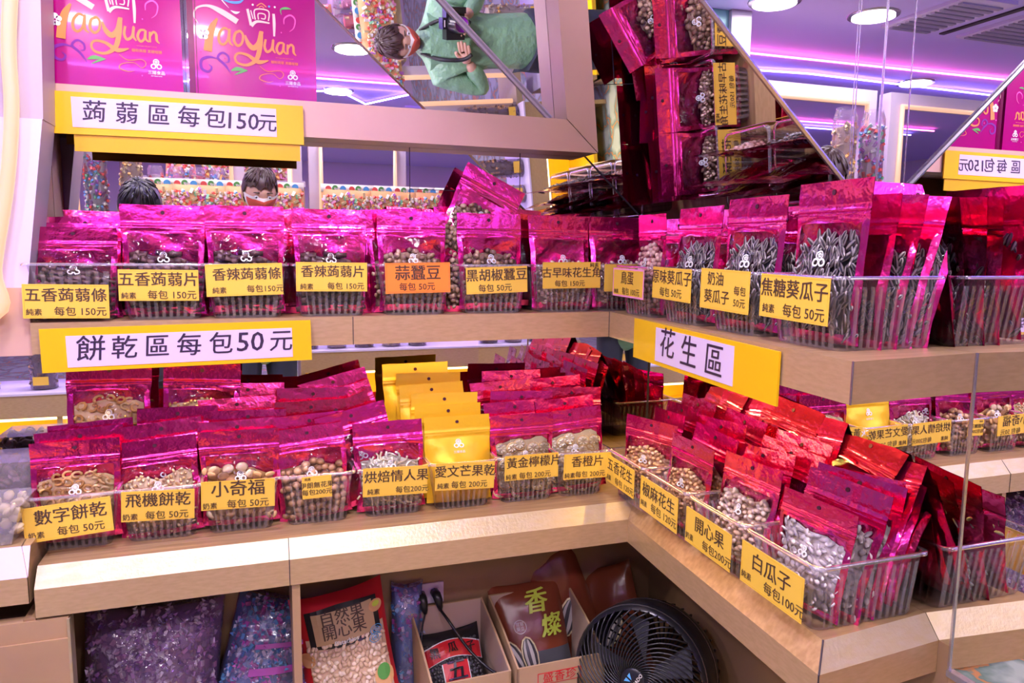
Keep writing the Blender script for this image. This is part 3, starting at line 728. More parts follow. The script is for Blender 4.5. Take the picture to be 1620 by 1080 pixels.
stock(UP, 'old-style peanut triangle', yt+' for 古早味花生角', -.072, 'clump', D_, W_, H_, tg([('古早味花生角', .0195, 0, .0035, .018), ('每包 150元', .0125, -.004, -.0155, .01), ('純素', .009, .044, .0175, .02)], .068, .113, .047, .002, tilt=-.5),
      [(.058, .0, 6, 0, 2, .01), (.08, .006, 5, 3, 3, -.02, 'back'), (.1, .01, 6, -3, 3, .02)], us_)
stock(UP, 'peanut brittle', 'a half-hidden yellow tag', .05, 'clump', D_, W_, H_, tg([('花生酥', .022, 0, .006, .018), ('每包 150元', .0125, 0, -.0155, .01)], .063, .1, .05, -.005),
      [(.058, .0, 6, 0, 2, .01), (.085, .004, 5, 3, 3, 0, 'back')], us_)
# right-hand leg of the L, upper level
stock(UA, 'nut ball', 'a pink-edged yellow tag', .027, 'egg', .13, W_, H_, tg([('鳥蛋', .024, -.002, .007, .018), ('每包 100元', .0135, .012, -.0155, .008), ('純素', .0085, -.042, -.0165, .02)], .057, .108, .044, -.002, tilt=.5, border='tag_pink'),
      [(.065, .0, 8, 0, 3, 0, 'plain'), (.095, .0, 6, 0, -3, .01, 'back')], us_, frontargs=dict(d=.036, lean=1, dz=.004))
stock(UA, 'plain sunflower seed', yt+' for 原味葵瓜子', -.115, 'sun', .13, W_, H_, tg([('原味葵瓜子', .0235, 0, .0085, .018), ('每包 50元', .0155, 0, -.0145, .008)], .062, .114, .05, 0, tilt=1),
      [(.065, .0, 10, 0, 4, .0, 'plain'), (.095, .01, 8, 2, -3, -.01, 'back')], us_, frontargs=dict(sc=(1, 1, 1.02), lean=1))
stock(UA, 'butter sunflower seed', yt+' for 奶油葵瓜子', -.255, 'sun', .13, W_, H_, tg([('奶油', .02, -.02, .0135, .018), ('葵瓜子', .0205, -.016, -.0115, .018), ('每包', .0135, .037, .0005, .01), ('50元', .0135, .037, -.0155, .008)], .06, .114, .057, .0, tilt=1),
      [(.065, .0, 10, 0, 6, .0, 'sun'), (.095, .01, 9, -2, -3, .0, 'back')], us_, frontargs=dict(sc=(1, 1, 1.06), lean=1, yaw=3))
stock(UA, 'caramel sunflower seed', yt+' for 焦糖葵瓜子', -.398, 'sun', .152, .13, H_, tg([('焦糖葵瓜子', .024, 0, .009, .02), ('每包 50元', .017, .02, -.0165, .01), ('純素', .012, -.043, -.0165, .02)], .058, .122, .054, -.002, tilt=1),
      [(.066, .0, 4, 0, 5, .0, 'plain', (1, 1, 1.06)), (.083, .0, 7, 3, 12, .0, 'sun', (1, 1, 1.08)), (.1, .0, 10, 5, 20, .0, 'sun', (1, 1, 1.1)), (.116, .006, 12, 8, 28, .004, 'sun', (1, 1, 1.15)), (.13, .008, 10, -2, 14, -.005, 'back', (1, 1, 1.12))], us_, frontargs=dict(sc=(1, 1, 1.12), d=.036, lean=1))
# lower shelf, back run
WL, DL_, HL_ = .114, .158, .086
stock(LO, 'number biscuit', yt+' for 數字餅乾', -.876, 'cookie', DL_, WL, HL_, tg(tagtext('數字餅乾', '每包 50元', '奶素', .0235, .004, .0145, px=.015), .053, .114, .051, -.003, tilt=-4, y=-.014, lean=-.08),
      [(.056, .006, 8, -3, 3, .008, 'plain'), (.078, .012, 8, -4, -3, .02, 'plain'), (.118, .088, 8, 2, 4, .03, 'cookie', (1.02, 1, 1))], ls_, frontargs=dict(dz=.006, tilt=-1))
stock(LO, 'aeroplane biscuit', yt+' for 飛機餅乾', -.76, 'chip', DL_, WL, HL_, tg(tagtext('飛機餅乾', '每包 50元', '奶素', .0225, .0, .014, px=.012, vx=-.038), .062, .1, .046, 0, tilt=2.5, y=-.013),
      [(.056, .01, 8, -5, 3, .012, 'plain'), (.078, .028, 8, 0, -3, .02, 'plain'), (.118, .082, 8, 3, -4, .048, 'chip', (1, 1, 1))], ls_, frontargs=dict(tilt=-4, dz=.0))
stock(LO, 'mini round biscuit', yt+' for 小奇福', -.645, 'biscuit', DL_, WL, HL_, tg(tagtext('小奇福', '每包 50元', '奶素', .0265, .0, .0145, tz=.008, px=.014, vx=-.041), .068, .107, .045, -.002, tilt=1.5, y=-.013),
      [(.05, .006, 8, -1, 2, .0, 'plain'), (.07, .018, 8, 1, -3, .01, 'plain'), (.092, .035, 9, -1, 3, .0, 'back'), (.115, .055, 9, 2, 3, .01, 'back')], ls_, frontargs=dict(dz=.006))
stock(LO, 'fig', 'a small square yellow tag', -.527, 'fig', DL_, WL, HL_, tg([('伊朗無花果', .0105, 0, .003, .02), ('每包200元', .0105, 0, -.0085, .02), ('純素', .005, -.014, .0135, .02)], .068, .046, .036, -.002, tilt=-1, y=-.012),
      [(.056, .008, 7, -2, 4, .0, 'plain'), (.08, .026, 8, -1, -3, .0, 'back'), (.105, .044, 8, 1, -3, .0, 'plain')], ls_, frontargs=dict(tilt=-5, dz=.004))
stock(LO, 'roasted unripe mango', yt+' for 烘焙情人果', -.402, 'strip', DL_, WL, HL_, tg(tagtext('烘焙情人果', '每包200元', '純素', .0215, .002, .0125, px=.028, vx=-.036, sp=1.1), .066, .107, .048, -.001, tilt=1.5, y=-.012),
      [(.054, .016, 7, -12, 3, -.03, 'plain'), (.075, .03, 8, -22, -3, -.03, 'back'), (.1, .045, 8, -18, -3, -.035, 'back'), (.12, .065, 8, -14, -3, -.05, 'plain')], ls_, frontargs=dict(dz=.004, tilt=-1))
stock(LO, 'dried mango', yt+' for 愛文芒果乾', -.282, 'mango', DL_, WL, HL_, tg(tagtext('愛文芒果乾', '每包 200元', '純素', .0215, .0, .0135, px=.008, vx=-.038), .064, .104, .047, -.002, tilt=2.4, y=-.012),
      [(.05, .012, 7, 0, 2, -.012, 'mango'), (.066, .03, 8, 1, -3, -.018, 'mango'), (.084, .045, 8, -1, 3, -.03, 'mango'), (.102, .062, 8, 2, 3, -.04, 'mango'), (.12, .078, 8, -1, -3, -.055, 'mango')], ls_, frontargs=dict(dz=.006))
stock(LO, 'golden lemon slice', yt+' for 黃金檸檬片', -.162, 'lemon', DL_, WL, HL_, tg(tagtext('黃金檸檬片', '每包 200元', '純素', .0205, .004, .0125, px=.006, vx=-.038), .07, .1, .044, -.001, tilt=0, y=-.012),
      [(.054, .01, 8, -1, 2, .0, 'plain'), (.075, .024, 8, 2, -3, .01, 'plain'), (.1, .04, 8, -2, 3, -.01, 'back'), (.12, .056, 8, 1, 3, .01, 'plain')], ls_, frontargs=dict(dz=.002))
stock(LO, 'orange slice', yt+' for 香橙片', -.056, 'lemon', DL_, .1, HL_, tg(tagtext('香橙片', '每包 200元', '純素', .0215, .0, .0125, px=.006, vx=-.034), .062, .092, .046, .0, tilt=1.4, y=-.012),
      [(.056, .01, 8, -3, 2, .0, 'plain'), (.085, .024, 8, 2, -3, .01, 'back'), (.115, .04, 8, -2, 3, -.005, 'plain')], ls_, frontargs=dict(tilt=-5, yaw=-6))
# right-hand leg, lower level: pouches lean back towards the side mirror
LW = .128; LD = .16
def fan_(n, d0=.06, k='plain', z0=.0, l0=20, dl=2.5, extra=()):
    r = random.Random(n*7+int(z0*100)); out = []
    for i in range(n):
        out.append((d0+i*(.13-d0+.01)/max(1, n-1)*.9, .004+i*.011, l0+i*dl, r.uniform(-5, 5), r.uniform(-7, 7), r.uniform(-.012, .012), k if i < 1 else ('plain' if i % 3 else 'back')))
    return out+list(extra)
stock(LA, 'spiced peanut', yt+' for 五香花生', .006, 'nut', LD, LW, HL_, tg(tagtext('五香花生', '每包 120元', '純素', .024, .0, .0145, px=.018, vx=-.042), .055, .106, .05, .0, tilt=1, y=-.012),
      fan_(4, .06, 'plain', 0, 9), ls_, frontargs=dict(yaw=18, lean=6, d=.04, sc=(1, 1, .84)))
stock(LA, 'pepper peanut', yt+' for 椒麻花生', -.13, 'nut', LD, LW, HL_, tg(tagtext('椒麻花生', '每包 120元', '純素', .0255, .0, .0165, px=.018, vx=-.044), .05, .116, .056, .0, tilt=1.5, y=-.013),
      fan_(4, .056, 'nut', .1, 9), ls_, frontargs=dict(lean=6, d=.036, sc=(1, 1, .82)))
stock(LA, 'pistachio', yt+' for 開心果', -.266, 'pist', LD, LW, HL_, tg(tagtext('開心果', '每包200元', '奶素', .0245, .004, .0155, px=.024, vx=-.044), .046, .112, .053, .002, tilt=1.5, y=-.013),
      fan_(5, .06, 'plain', .2, 13), ls_, frontargs=dict(lean=10, d=.038, yaw=3, sc=(1, 1, .85)))
stock(LA, 'white pumpkin seed', yt+' for 白瓜子', -.406, 'pump', LD+.004, .13, HL_, tg(tagtext('白瓜子', '每包100元', '純素', .0255, .0, .0165, px=.026, vx=-.046), .045, .118, .056, .0, tilt=1.5, y=-.013),
      [(.062, .002, 14, 3, 10, .0, 'pump', (1, 1, .95)), (.082, .004, 16, 2, 16, .0, 'pump', (1, 1, .97)), (.1, .006, 18, -4, 10, -.004, 'pump'), (.12, .012, 20, -2, 6, -.005, 'plain'), (.135, .02, 20, 4, 6, -.01, 'back')], ls_, frontargs=dict(lean=11, d=.036, yaw=4, sc=(1, 1, .78)))
# pouches laid loosely on top of the full baskets
def loose(kind, loc, facing, lean, tilt, yaw, label, sc=(1, 1, 1), i=0, group=None):
    vs = V(kind); pouch(vs[i % len(vs)], M4(Vector(loc), facing, lean, tilt, yaw, sc), label, group)
loose('bean', (-.262, .185, .452), 0, 8, 27, 0, 'magenta pouch of broad beans lying tilted on top of the upper back row', i=1)
loose('plain', (-.56, .2, .366), 0, 10, -9, 4, 'slanted magenta pouch propped between the konjac baskets against the mirror', i=2)
for i, (y, z, tl) in enumerate(((-.02, .085, 4), (-.11, .08, -8), (-.2, .085, 5), (-.27, .075, -5), (-.34, .07, 7), (-.405, .055, -6))):
    loose('plain' if i % 2 else 'back', (.105, y, z), -90, 24, tl, rr(-8, 8), f'magenta foil pouch heaped against the side mirror, {["first", *ORD][i]} from the corner', i=i, group='pouches heaped against the side mirror')

# ------------------------------------------------------------------ hand-lettered signs
def sign(name, label, mt, W_, H_, paper, chars, size, sheet='board'):
    """board facing -y, centre at origin"""
    t = empty(name, (0, 0, 0), label=label, cat='sign'); t.matrix_world = mt
    m = MB(); m.box((-W_/2, 0, -H_/2), (W_/2, .003, H_/2), sheet); m.obj('board', t)
    px0, px1, pz0, pz1 = paper
    k = MB(); k.box((px0, -.0006, pz0), (px1, -.0001, pz1), 'paper'); k.obj('paper_strip', t)
    k = MB()
    for ch, x, z, sc_ in chars: add_text(k, ch, size*sc_, x, z, -.0010, 'brush', .012, .08)
    k.obj('lettering', t)
    return t
s1 = sign('price_sign', 'yellow board reading 蒟蒻區每包150元 hung under the gift boxes', Matrix.Translation((-.7178, .188, .6745)) @ Matrix.Rotation(R(-.3), 4, 'Y'), .378, .063, (-.152, .146, -.021, .024),
   [(c, x, .0015, 1) for c, x in zip('蒟蒻區每包', (-.122, -.077, -.032, .012, .051))]+[('150', .091, .0, 1.05), ('元', .131, -.001, .9)], .0345)
m = MB(); m.box((-.8694, .1905, .617), (-.535, .1925, .66), 'board_d'); o = m.obj('backing_board'); o['label'] = 'plain mustard yellow board sticking out below the upper sign'; o['category'] = 'board'
s2 = sign('price_sign', 'yellow board reading 餅乾區每包50元 on the upper shelf edge', Matrix.Translation((-.721, .1045, .3215)) @ Matrix.Rotation(R(-.8), 4, 'Y'), .383, .065, (-.158, .162, -.026, .021),
   [(c, x, -.0015, s) for c, x, s in zip('餅乾區每包', (-.127, -.082, -.037, .008, .054), (1.1, 1, 1, 1, 1))]+[('50', .097, .0, 1.15), ('元', .144, -.001, 1)], .037)
# third sign on the fascia of the right leg, facing -x
s3 = sign('area_sign', 'yellow board reading 花生區 on the fascia of the right shelf leg', Matrix.Translation((-.0105, -.2035, .3235)) @ Matrix.Rotation(R(-92.5), 4, 'Z') @ Matrix.Rotation(R(.6), 4, 'Y'), .398, .067, (-.118, .105, -.027, .027),
   [('花', -.079, .003, 1), ('生', -.013, -.001, 1), ('區', .056, -.003, 1)], .05)

# ------------------------------------------------------------------ gift boxes
def gift_box(x, label, w=.196, back=False):
    t = empty('gift_box', (x, .197, .7175), label=label, cat='box'); h = .25; d = .055
    m = MB(); m.box((0, 0, 0), (w, d, h), 'box'); m.obj('carton', t)
    k = MB(); k.box((-.001, -.001, 0), (.008, .01, h), 'box_d'); k.box((.0105, -.0012, 0), (.0118, .002, h), 'box_d'); k.obj('spine', t)
    a = MB(); Y = -.0006
    D = lambda X, Z: Vector(((X-205)*.000275+.004, Y, (424-Z)*.000275*1.25+.004))
    def st(pts, ws, mt, y=None):
        global _q
        P = [((X-205)*.000275+.004, (424-Z)*.000275*1.25+.004) for X, Z in pts]
        ribbon(a, P, [w_*.000275 for w_ in ws], mt, Y if y is None else y)
    o, p = 'orange_p', 'peach_p'
    st([(246, 122), (226, 92), (240, 55), (300, 40), (370, 58), (460, 98)], [3, 8, 10, 14, 30, 32], p)
    st([(350, 92), (322, 130), (303, 180), (292, 242)], [10, 34, 42, 46], o, -.0009)
    st([(412, 140), (385, 132), (358, 160), (356, 195), (378, 206), (402, 185), (415, 135), (412, 190), (432, 208)], [10, 13, 15, 15, 14, 12, 12, 13, 6], o)
    st([(470, 140), (447, 150), (438, 185), (458, 206), (482, 190), (488, 155), (470, 138), (455, 148)], [12, 14, 15, 14, 13, 13, 12, 8], o)
    st([(500, 155), (515, 190), (545, 210), (575, 185), (590, 140), (592, 130)], [8, 24, 30, 26, 24, 20], o)
    st([(592, 130), (582, 200), (560, 260), (510, 290), (455, 285), (440, 260), (460, 240), (510, 245), (570, 272), (628, 262)], [20, 26, 24, 16, 13, 12, 12, 16, 24, 6], o, -.0008)
    st([(615, 165), (608, 200), (622, 222), (648, 205), (658, 165), (654, 205), (668, 225)], [12, 14, 15, 13, 13, 13, 8], o)
    st([(715, 175), (690, 178), (676, 205), (690, 226), (710, 212), (718, 176), (716, 210), (732, 226)], [11, 13, 14, 13, 12, 12, 12, 7], o)
    st([(740, 180), (738, 226)], [11, 12], o); st([(740, 200), (757, 180), (772, 188), (774, 215), (788, 228)], [9, 12, 13, 13, 5], o)
    # gate emblem above the name
    st([(518, 35), (528, 75), (536, 108)], [14, 15, 16], p); st([(536, 110), (570, 88), (640, 90)], [20, 14, 8], p, -.0008); st([(664, 45), (666, 90), (664, 148)], [14, 16, 10], p)
    st([(560, 80), (560, 35), (634, 35), (634, 80)], [7, 7, 7, 7], p); st([(578, 78), (578, 52), (614, 52), (614, 72), (592, 72)], [6, 6, 6, 6, 5], p); st([(536, 40), (548, 78)], [6, 6], p)
    st([(570, 18), (597, 4), (624, 18)], [5, 5, 5], o); st([(582, 24), (597, 16), (612, 24)], [4, 4, 4], o)
    for X, c in ((548, 'maskw'), (640, 'blue_p'), (672, 'maskw')): disc2d(a, *(lambda v: (v.x, v.z))(D(X, 14)), .0016, c, Y)
    st([(370, 0), (420, 12), (470, 10), (500, -6)], [3, 12, 14, 3], 'blue_p'); st([(235, -6), (300, 6), (350, 2)], [3, 8, 2], 'maskw'); st([(372, 2), (392, 20), (416, 40)], [6, 5, 1], 'maskw')
    st([(425, 50), (452, 58), (476, 52)], [2, 14, 2], 'maskw')
    st([(708, 45), (706, 22), (736, 14), (766, 16)], [3, 8, 14, 2], 'green_p'); st([(722, 88), (726, 60), (760, 44), (786, 62), (778, 100), (752, 120)], [4, 8, 10, 8, 6, 2], 'foil_pk')
    # curl, leaves, flourish
    st([(415, 335), (385, 300), (345, 268), (372, 244), (402, 258), (404, 282), (385, 286)], [2, 14, 14, 12, 12, 9, 3], 'purple_p')
    st([(355, 275), (300, 268), (256, 285), (256, 322), (290, 334), (310, 315), (292, 300)], [3, 14, 17, 15, 13, 10, 3], 'purple_p')
    st([(416, 322), (450, 312), (508, 316)], [4, 22, 3], 'green_p'); st([(436, 340), (470, 326), (508, 316)], [3, 10, 2], 'green_p')
    st([(576, 290), (620, 312), (690, 305), (712, 322), (690, 342), (650, 322), (590, 330), (575, 350), (620, 362), (652, 356)], [2, 4, 3, 4, 3, 3, 4, 5, 3, 1], o)
    cx, cz = (lambda v: (v.x, v.z))(D(270, 165))
    for q in range(5): disc2d(a, cx+.0052*math.cos(PI/2+q*2*PI/5), cz+.0056*math.sin(PI/2+q*2*PI/5), .0042, 'white', -.0011, None, 12)
    disc2d(a, cx, cz, .0014, 'box', -.0013)
    for q in range(5): disc2d(a, cx+.0034*math.cos(q*2*PI/5+.9), cz+.0036*math.sin(q*2*PI/5+.9), .0006, 'box', -.0013, None, 8)
    for X, Z, r_, c in ((253, 243, .0017, 'foil_pk'), (384, 268, .0013, 'foil_pk'), (690, 376, .001, 'foil_pk'), (705, 128, .001, 'foil_pk')): disc2d(a, *(lambda v: (v.x, v.z))(D(X, Z)), r_, c, -.0012)
    v = D(720, 268); add_text(a, '糖粉蒟蒻 黑糖椪糖', .0052, v.x, v.z, Y, o, .01)
    v = D(720, 246); add_text(a, 'TAOYUAN SPECIALTY FOOD', .0022, v.x, v.z, Y, o, 0)
    v = D(765, 328); trefoil(a, v.x, v.z, .0078, Y); v = D(765, 360); add_text(a, '三陽食品', .0062, v.x, v.z, Y, 'white', .012)
    v = D(765, 374); add_text(a, 'SAN YANG FOOD', .002, v.x, v.z, Y, 'white')
    a.obj('cover_print', t)
M['foil_pk'] = mat('hot_pink_print', (1, .1, .45), .35)
gift_box(-.908, 'magenta gift box with orange script at the outer end of the shelf bar')
gift_box(-.7015, 'magenta gift box with orange script beside the soffit mirror')

# ------------------------------------------------------------------ goods in the base cabinet
def pillow(w, h, t, seed=0, pinch=.9, nx=14, nz=16, crumple=1.0):
    """returns S(u, v, side) for a filled bag standing on z=0, front towards -y"""
    def S(u, v, back=False, off=0):
        su = max(0, 1-abs(2*u-1)**2.6); sv = max(0, 1-abs(2*v-1)**3.2)
        d = t/2*(su*sv)**.6
        d += crumple*.004*noise.noise(Vector((u*4+seed, v*5, seed*1.7+(5 if back else 0))))*su
        ww = w*(1-.06*math.sin(PI*v))
        return Vector(((u-.5)*ww, (d+off) if back else -(d+off), v*h*(1-.03*su)))
    return S
def bag_mesh(mb, S, front, back, nx=16, nz=18):
    for bk, mt in ((False, front), (True, back)):
        vs = [S(i/nx, j/nz, bk) for j in range(nz+1) for i in range(nx+1)]
        fs = [(j*(nx+1)+i, j*(nx+1)+i+1, (j+1)*(nx+1)+i+1, (j+1)*(nx+1)+i) for j in range(nz) for i in range(nx)]
        if bk: fs = [f[::-1] for f in fs]
        mb.add(vs, fs, mt)
def patch(mb, S, u0, u1, v0, v1, mt, off=.0012, nx=10, nz=10, shape=None):
    vs = []; 
    for j in range(nz+1):
        for i in range(nx+1):
            u = u0+(u1-u0)*i/nx; v = v0+(v1-v0)*j/nz
            if shape: u, v = shape(i/nx, j/nz)
            vs.append(S(u, v, False, off))
    mb.add(vs, [(j*(nx+1)+i, j*(nx+1)+i+1, (j+1)*(nx+1)+i+1, (j+1)*(nx+1)+i) for j in range(nz) for i in range(nx)], mt)
def on(S, w, h, off): return lambda X, Z: S(.5+X/w, Z/h, False, off)

# sacks of wrapped candy
M['sack_film'] = film('sack_film', (.93, .88, .97), .28, .1, (45, .9, .008), ((.7, .55, .85), .1), .05)
for i, c in enumerate(((.28, .12, .34), (.42, .2, .42), (.5, .36, .56), (.2, .1, .3), (.62, .52, .68))): colour(f'wrapA{i}', c, .35)
for i, c in enumerate(((.06, .2, .5), (.12, .32, .62), (.5, .5, .72), (.4, .08, .4), (.3, .22, .5))): colour(f'wrapB{i}', c, .35)
def candy_sack(loc, rot, w, h, t, pal, label, n=700, seed=3):
    S = pillow(w, h, t, seed); t_ = empty('candy_sack', loc, rot, label=label, cat='candy')
    m = MB(); r = random.Random(seed)
    for _ in range(n):
        u, v = r.uniform(.04, .96), r.uniform(.03, .96); p = S(u, v, r.random() < .15, -r.uniform(.002, .007))
        q = Euler((r.uniform(0, 6), r.uniform(0, 6), r.uniform(0, 6))).to_matrix().to_4x4(); mt = Matrix.Translation(p) @ q; c = f'c_{pal}{r.randrange(5)}'
        m.box((-.0045, -.0025, -.0035), (.0045, .0025, .0035), c, mt)
        for sg in (-1, 1): m.add([mt @ Vector(x) for x in ((sg*.005, 0, 0), (sg*.0105, .003, .004), (sg*.0105, -.002, -.004))], [(0, 1, 2)], c)
    a = m.obj('wrapped_candies', t_); a['kind'] = 'stuff'
    k = MB(); S2 = pillow(w*.97, h*.97, t*.8, seed); bag_mesh(k, S2, 'c_'+pal+'0', 'c_'+pal+'3'); k.obj('inner_layer', t_, True)
    k = MB(); bag_mesh(k, S, 'sack_film', 'sack_film'); k.obj('clear_bag', t_, True)
    return t_
candy_sack((-.8, .1, -.385), (R(-16), R(4), R(3)), .215, .285, .1, 'wrapA', 'clear sack of purple wrapped candies in the end compartment')
cs = candy_sack((-.655, .105, -.385), (R(-20), R(16), R(-6)), .165, .275, .09, 'wrapB', 'clear sack of blue wrapped candies leaning beside the divider', 560, 8)
k = MB()
S_ = pillow(.165, .275, .09, 8)
for v0, v1 in ((.5, .545), (.66, .69)): patch(k, S_, .3, .97, v0, v1, 'c_wrapB3', .002, 12, 2, (lambda a, b, v0=v0, v1=v1: (.3+.67*a, v0+(v1-v0)*b+.1*a)))
k.obj('purple_band', cs, True)
# pistachio bag
w, h = .165, .27; S = pillow(w, h, .07, 5)
t = empty('pistachio_bag', (-.458, .085, -.385), (R(-18), R(-7), R(4)), label='red and kraft printed bag of pistachios reading 自然果 開心果 beside the divider', cat='snack bag')
k = MB(); bag_mesh(k, S, 'red', 'red'); k.obj('bag', t, True)
k = MB(); patch(k, S, .08, .94, .16, .74, 'c_pistachio2', .0008, 14, 12)
r = random.Random(9)
for i in range(17):
    for j in range(15):
        u, v = .09+.84*(i+r.uniform(-.3, .3)+.5*(j % 2))/17, .17+.56*(j+r.uniform(-.3, .3))/15
        if not .08 < u < .94: continue
        k.ell(S(u, v, False, .002), (.0042, .0028, .0056), f'c_pistachio{r.randrange(3)}', Euler((r.uniform(-.4, .4), r.uniform(-3, 3), 0)).to_matrix(), 6, 4)
o = k.obj('pistachio_window', t, True); o['kind'] = 'stuff'
k = MB(); mp = on(S, w, h, .006)
patch(k, S, .16, .86, .70, .90, 'black', .0035, 12, 6, lambda a, b: (.12+.78*a, .685+.225*b+.02*math.sin(PI*a)*(1 if b > .5 else -1)))
patch(k, S, .16, .86, .70, .90, 'kraft', .0045, 12, 6, lambda a, b: (.18+.66*a, .70+.195*b))
add_text(k, '自然果', .027, 0, h*.85, 0, 'ink', .015, mp=mp); add_text(k, '開心果', .027, 0, h*.765, 0, 'ink', .015, mp=mp); add_text(k, 'Pistachios', .011, .0, h*.695, 0, 'white', .02, mp=mp)
disc2d(k, -.058, h*.27, .012, 'red', 0, on(S, w, h, .0075)); add_text(k, '5', .016, -.062, h*.27, 0, 'white', .04, mp=on(S, w, h, .0082)); add_text(k, '斤', .008, -.052, h*.275, 0, 'white', .02, mp=on(S, w, h, .0082))
for q, (X, Z) in enumerate(((.056, .7), (.052, .655))):
    for rr_ in (.012, .007, .003): ring2d(k, X, h*Z, rr_-.0016, rr_, 'blue_print', 0, mp, 16, .7)
disc2d(k, .062, h*.845, .013, 'c_nut1', 0, mp, 16, .8); disc2d(k, .063, h*.855, .007, 'lime', 0, on(S, w, h, .0068), 12, .7)
disc2d(k, -.072, h*.62, .013, 'c_nut1', 0, mp, 16); disc2d(k, .056, h*.4, .019, 'c_nut0', 0, on(S, w, h, .0078), 18, 1.1); disc2d(k, .056, h*.43, .013, 'green_p', 0, on(S, w, h, .0086), 14, 1.1)
patch(k, S, .4, .95, .05, .15, 'black', .003, 10, 4, lambda a, b: (.42+.5*a, .05+.10*b*math.sin(PI*min(1, a*.8+.2))))
for q in range(4): disc2d(k, .005+q*.02, h*.1+.006*math.sin(q), .0035, 'tag', 0, mp, 4)
k.obj('print', t)
k = MB(); patch(k, S, .35, .8, .0, .06, 'tag', .004, 8, 3); k.obj('yellow_patch', t, True)
# small clear bag with blue candy behind it
t = candy_sack((-.372, .16, -.385), (R(-8), R(3), 0), .06, .24, .05, 'wrapB', 'slim clear bag of blue candies squeezed behind the pistachio bag', 80, 14)
# socket plate, plugs and cord
t = empty('wall_socket', (-.3215, .1995, -.182), label='pale double wall socket on the cabinet back panel', cat='socket')
m = MB(); m.box((-.033, -.004, -.02), (.033, 0, .02), 'outlet'); m.obj('plate', t)
for x in (-.012, .014):
    m = MB(); m.box((x-.009, -.0052, -.009), (x+.009, -.004, .009), 'paper')
    for dx in (-.004, .003): m.box((x+dx, -.0056, -.004), (x+dx+.0012, -.0052, .004), 'black')
    m.obj('outlet_face', t)
def plug(loc, rot, pts, label, r=.0028):
    t = empty('power_plug', loc, rot, label=label, cat='plug')
    m = MB(); m.prism([(-.008, 0, -.009), (.008, 0, -.009), (.009, -.012, -.011), (.004, -.024, -.03), (-.004, -.024, -.03), (-.009, -.012, -.011)], (0, 0, .016), 'black') if False else m.tube([(0, 0, 0), (0, -.012, -.002), (.001, -.018, -.01), (.003, -.02, -.022), (.004, -.02, -.03)], [.0085, .009, .0085, .006, .0035], 'black', 8)
    m.obj('plug_body', t, True)
    inv = (Matrix.Translation(loc) @ Euler(rot).to_matrix().to_4x4()).inverted()
    k = MB(); k.tube([inv @ p for p in cat_rom(pts, 8)], r, 'black', 7); k.obj('cord', t, True)
plug((-.333, .193, -.18), (0, 0, 0), [(-.329, .173, -.21), (-.337, .165, -.235), (-.341, .15, -.27), (-.336, .15, -.33), (-.34, .12, -.37)], 'small black plug with thin cord in the wall socket', .0018)
plug((-.308, .192, -.178), (0, 0, R(12)), [(-.299, .172, -.208), (-.288, .15, -.222), (-.262, .12, -.26), (-.235, .09, -.285), (-.2, .045, -.30), (-.165, -.0, -.325), (-.14, -.03, -.37)], 'black plug with thick cord running over the cardboard box')
# cardboard boxes
def carton(loc, yaw, w, d, h, label, stamp=None, flap=.5):
    t = empty('cardboard_box', loc, (0, 0, R(yaw)), label=label, cat='box'); th = .0035
    for nm, a, b in (('front_side', (-w/2, 0, 0), (w/2, th, h*flap)), ('back_side', (-w/2, d-th, 0), (w/2, d, h))):
        m = MB(); m.box(a, b, 'card'); m.box((a[0]+.001, a[1]+th*.9 if nm[0] == 'f' else a[1]-.0002, a[2]), (b[0]-.001, b[1]+.0002 if nm[0] == 'f' else a[1], b[2]-.001), 'card_in'); m.obj(nm, t)
    for sg in (-1, 1):
        x = sg*w/2; m = MB(); poly = [(x, 0, 0), (x, d, 0), (x, d, h), (x, d*.5, h*(flap+1)/2*1.02), (x, 0, h*flap)]
        m.prism(poly, (-sg*th, 0, 0), 'card'); m.prism([(p[0]-sg*th*1.02, p[1]+.001, p[2]-.0008) for p in poly], (-sg*.0003, 0, 0), 'card_in'); m.obj('side', t)
    m = MB(); m.box((-w/2, 0, 0), (w/2, d, th), 'card'); m.obj('bottom', t)
    if stamp:
        k = MB(); x0, z0 = stamp; ww = .042; k.box((x0-ww, -.0006, z0-.011), (x0+ww, -.0001, z0+.011), 'red'); k.box((x0-ww+.0015, -.0008, z0-.0095), (x0+ww-.0015, -.0006, z0+.0095), 'card')
        add_text(k, '盛香珍', .021, x0, z0, -.0012, 'red', .02, space=1.1); k.obj('stamp', t)
    return t
carton((-.28, .02, -.389), 2, .144, .165, .189, 'open cardboard box holding the bag of black melon seeds', None, .68)
carton((-.115, .014, -.389), 1, .17, .17, .193, 'open cardboard box with a red 盛香珍 stamp holding brown seed bags', (-.005, .108), .70)
w, h = .128, .165; S = pillow(w, h, .05, 11)
t = empty('melon_seed_bag', (-.28, .085, -.384), (R(-32), R(-2), R(4)), label='clear bag of black melon seeds with a red 五香 label inside the box', cat='snack bag')
k = MB(); bag_mesh(k, S, 'black2', 'black2'); k.obj('bag', t, True)
k = MB(); r = random.Random(3)
for i in range(16):
    for j in range(20):
        u, v = .05+.9*(i+r.uniform(-.3, .3))/16, .05+.85*(j+r.uniform(-.3, .3))/20
        k.ell(S(u, v, False, .001), (.0034, .0018, .0044), 'c_seed_dark' if r.random() < .6 else 'coat', Euler((0, r.uniform(-3, 3), 0)).to_matrix(), 6, 3)
o = k.obj('seeds', t, True); o['kind'] = 'stuff'
k = MB()
arc = lambda a, b, e=0: (.5+(.5-.0*e)*1.0*(a-.5)*(.92+.0*e), .70-e*.01+ (.16+2*e*.01)*b+.13*math.sin(PI*a)-.04)
patch(k, S, 0, 1, 0, 1, 'white', .0035, 14, 4, lambda a, b: (.03+.94*a, .60+.20*b+.10*math.sin(PI*a)-.0))
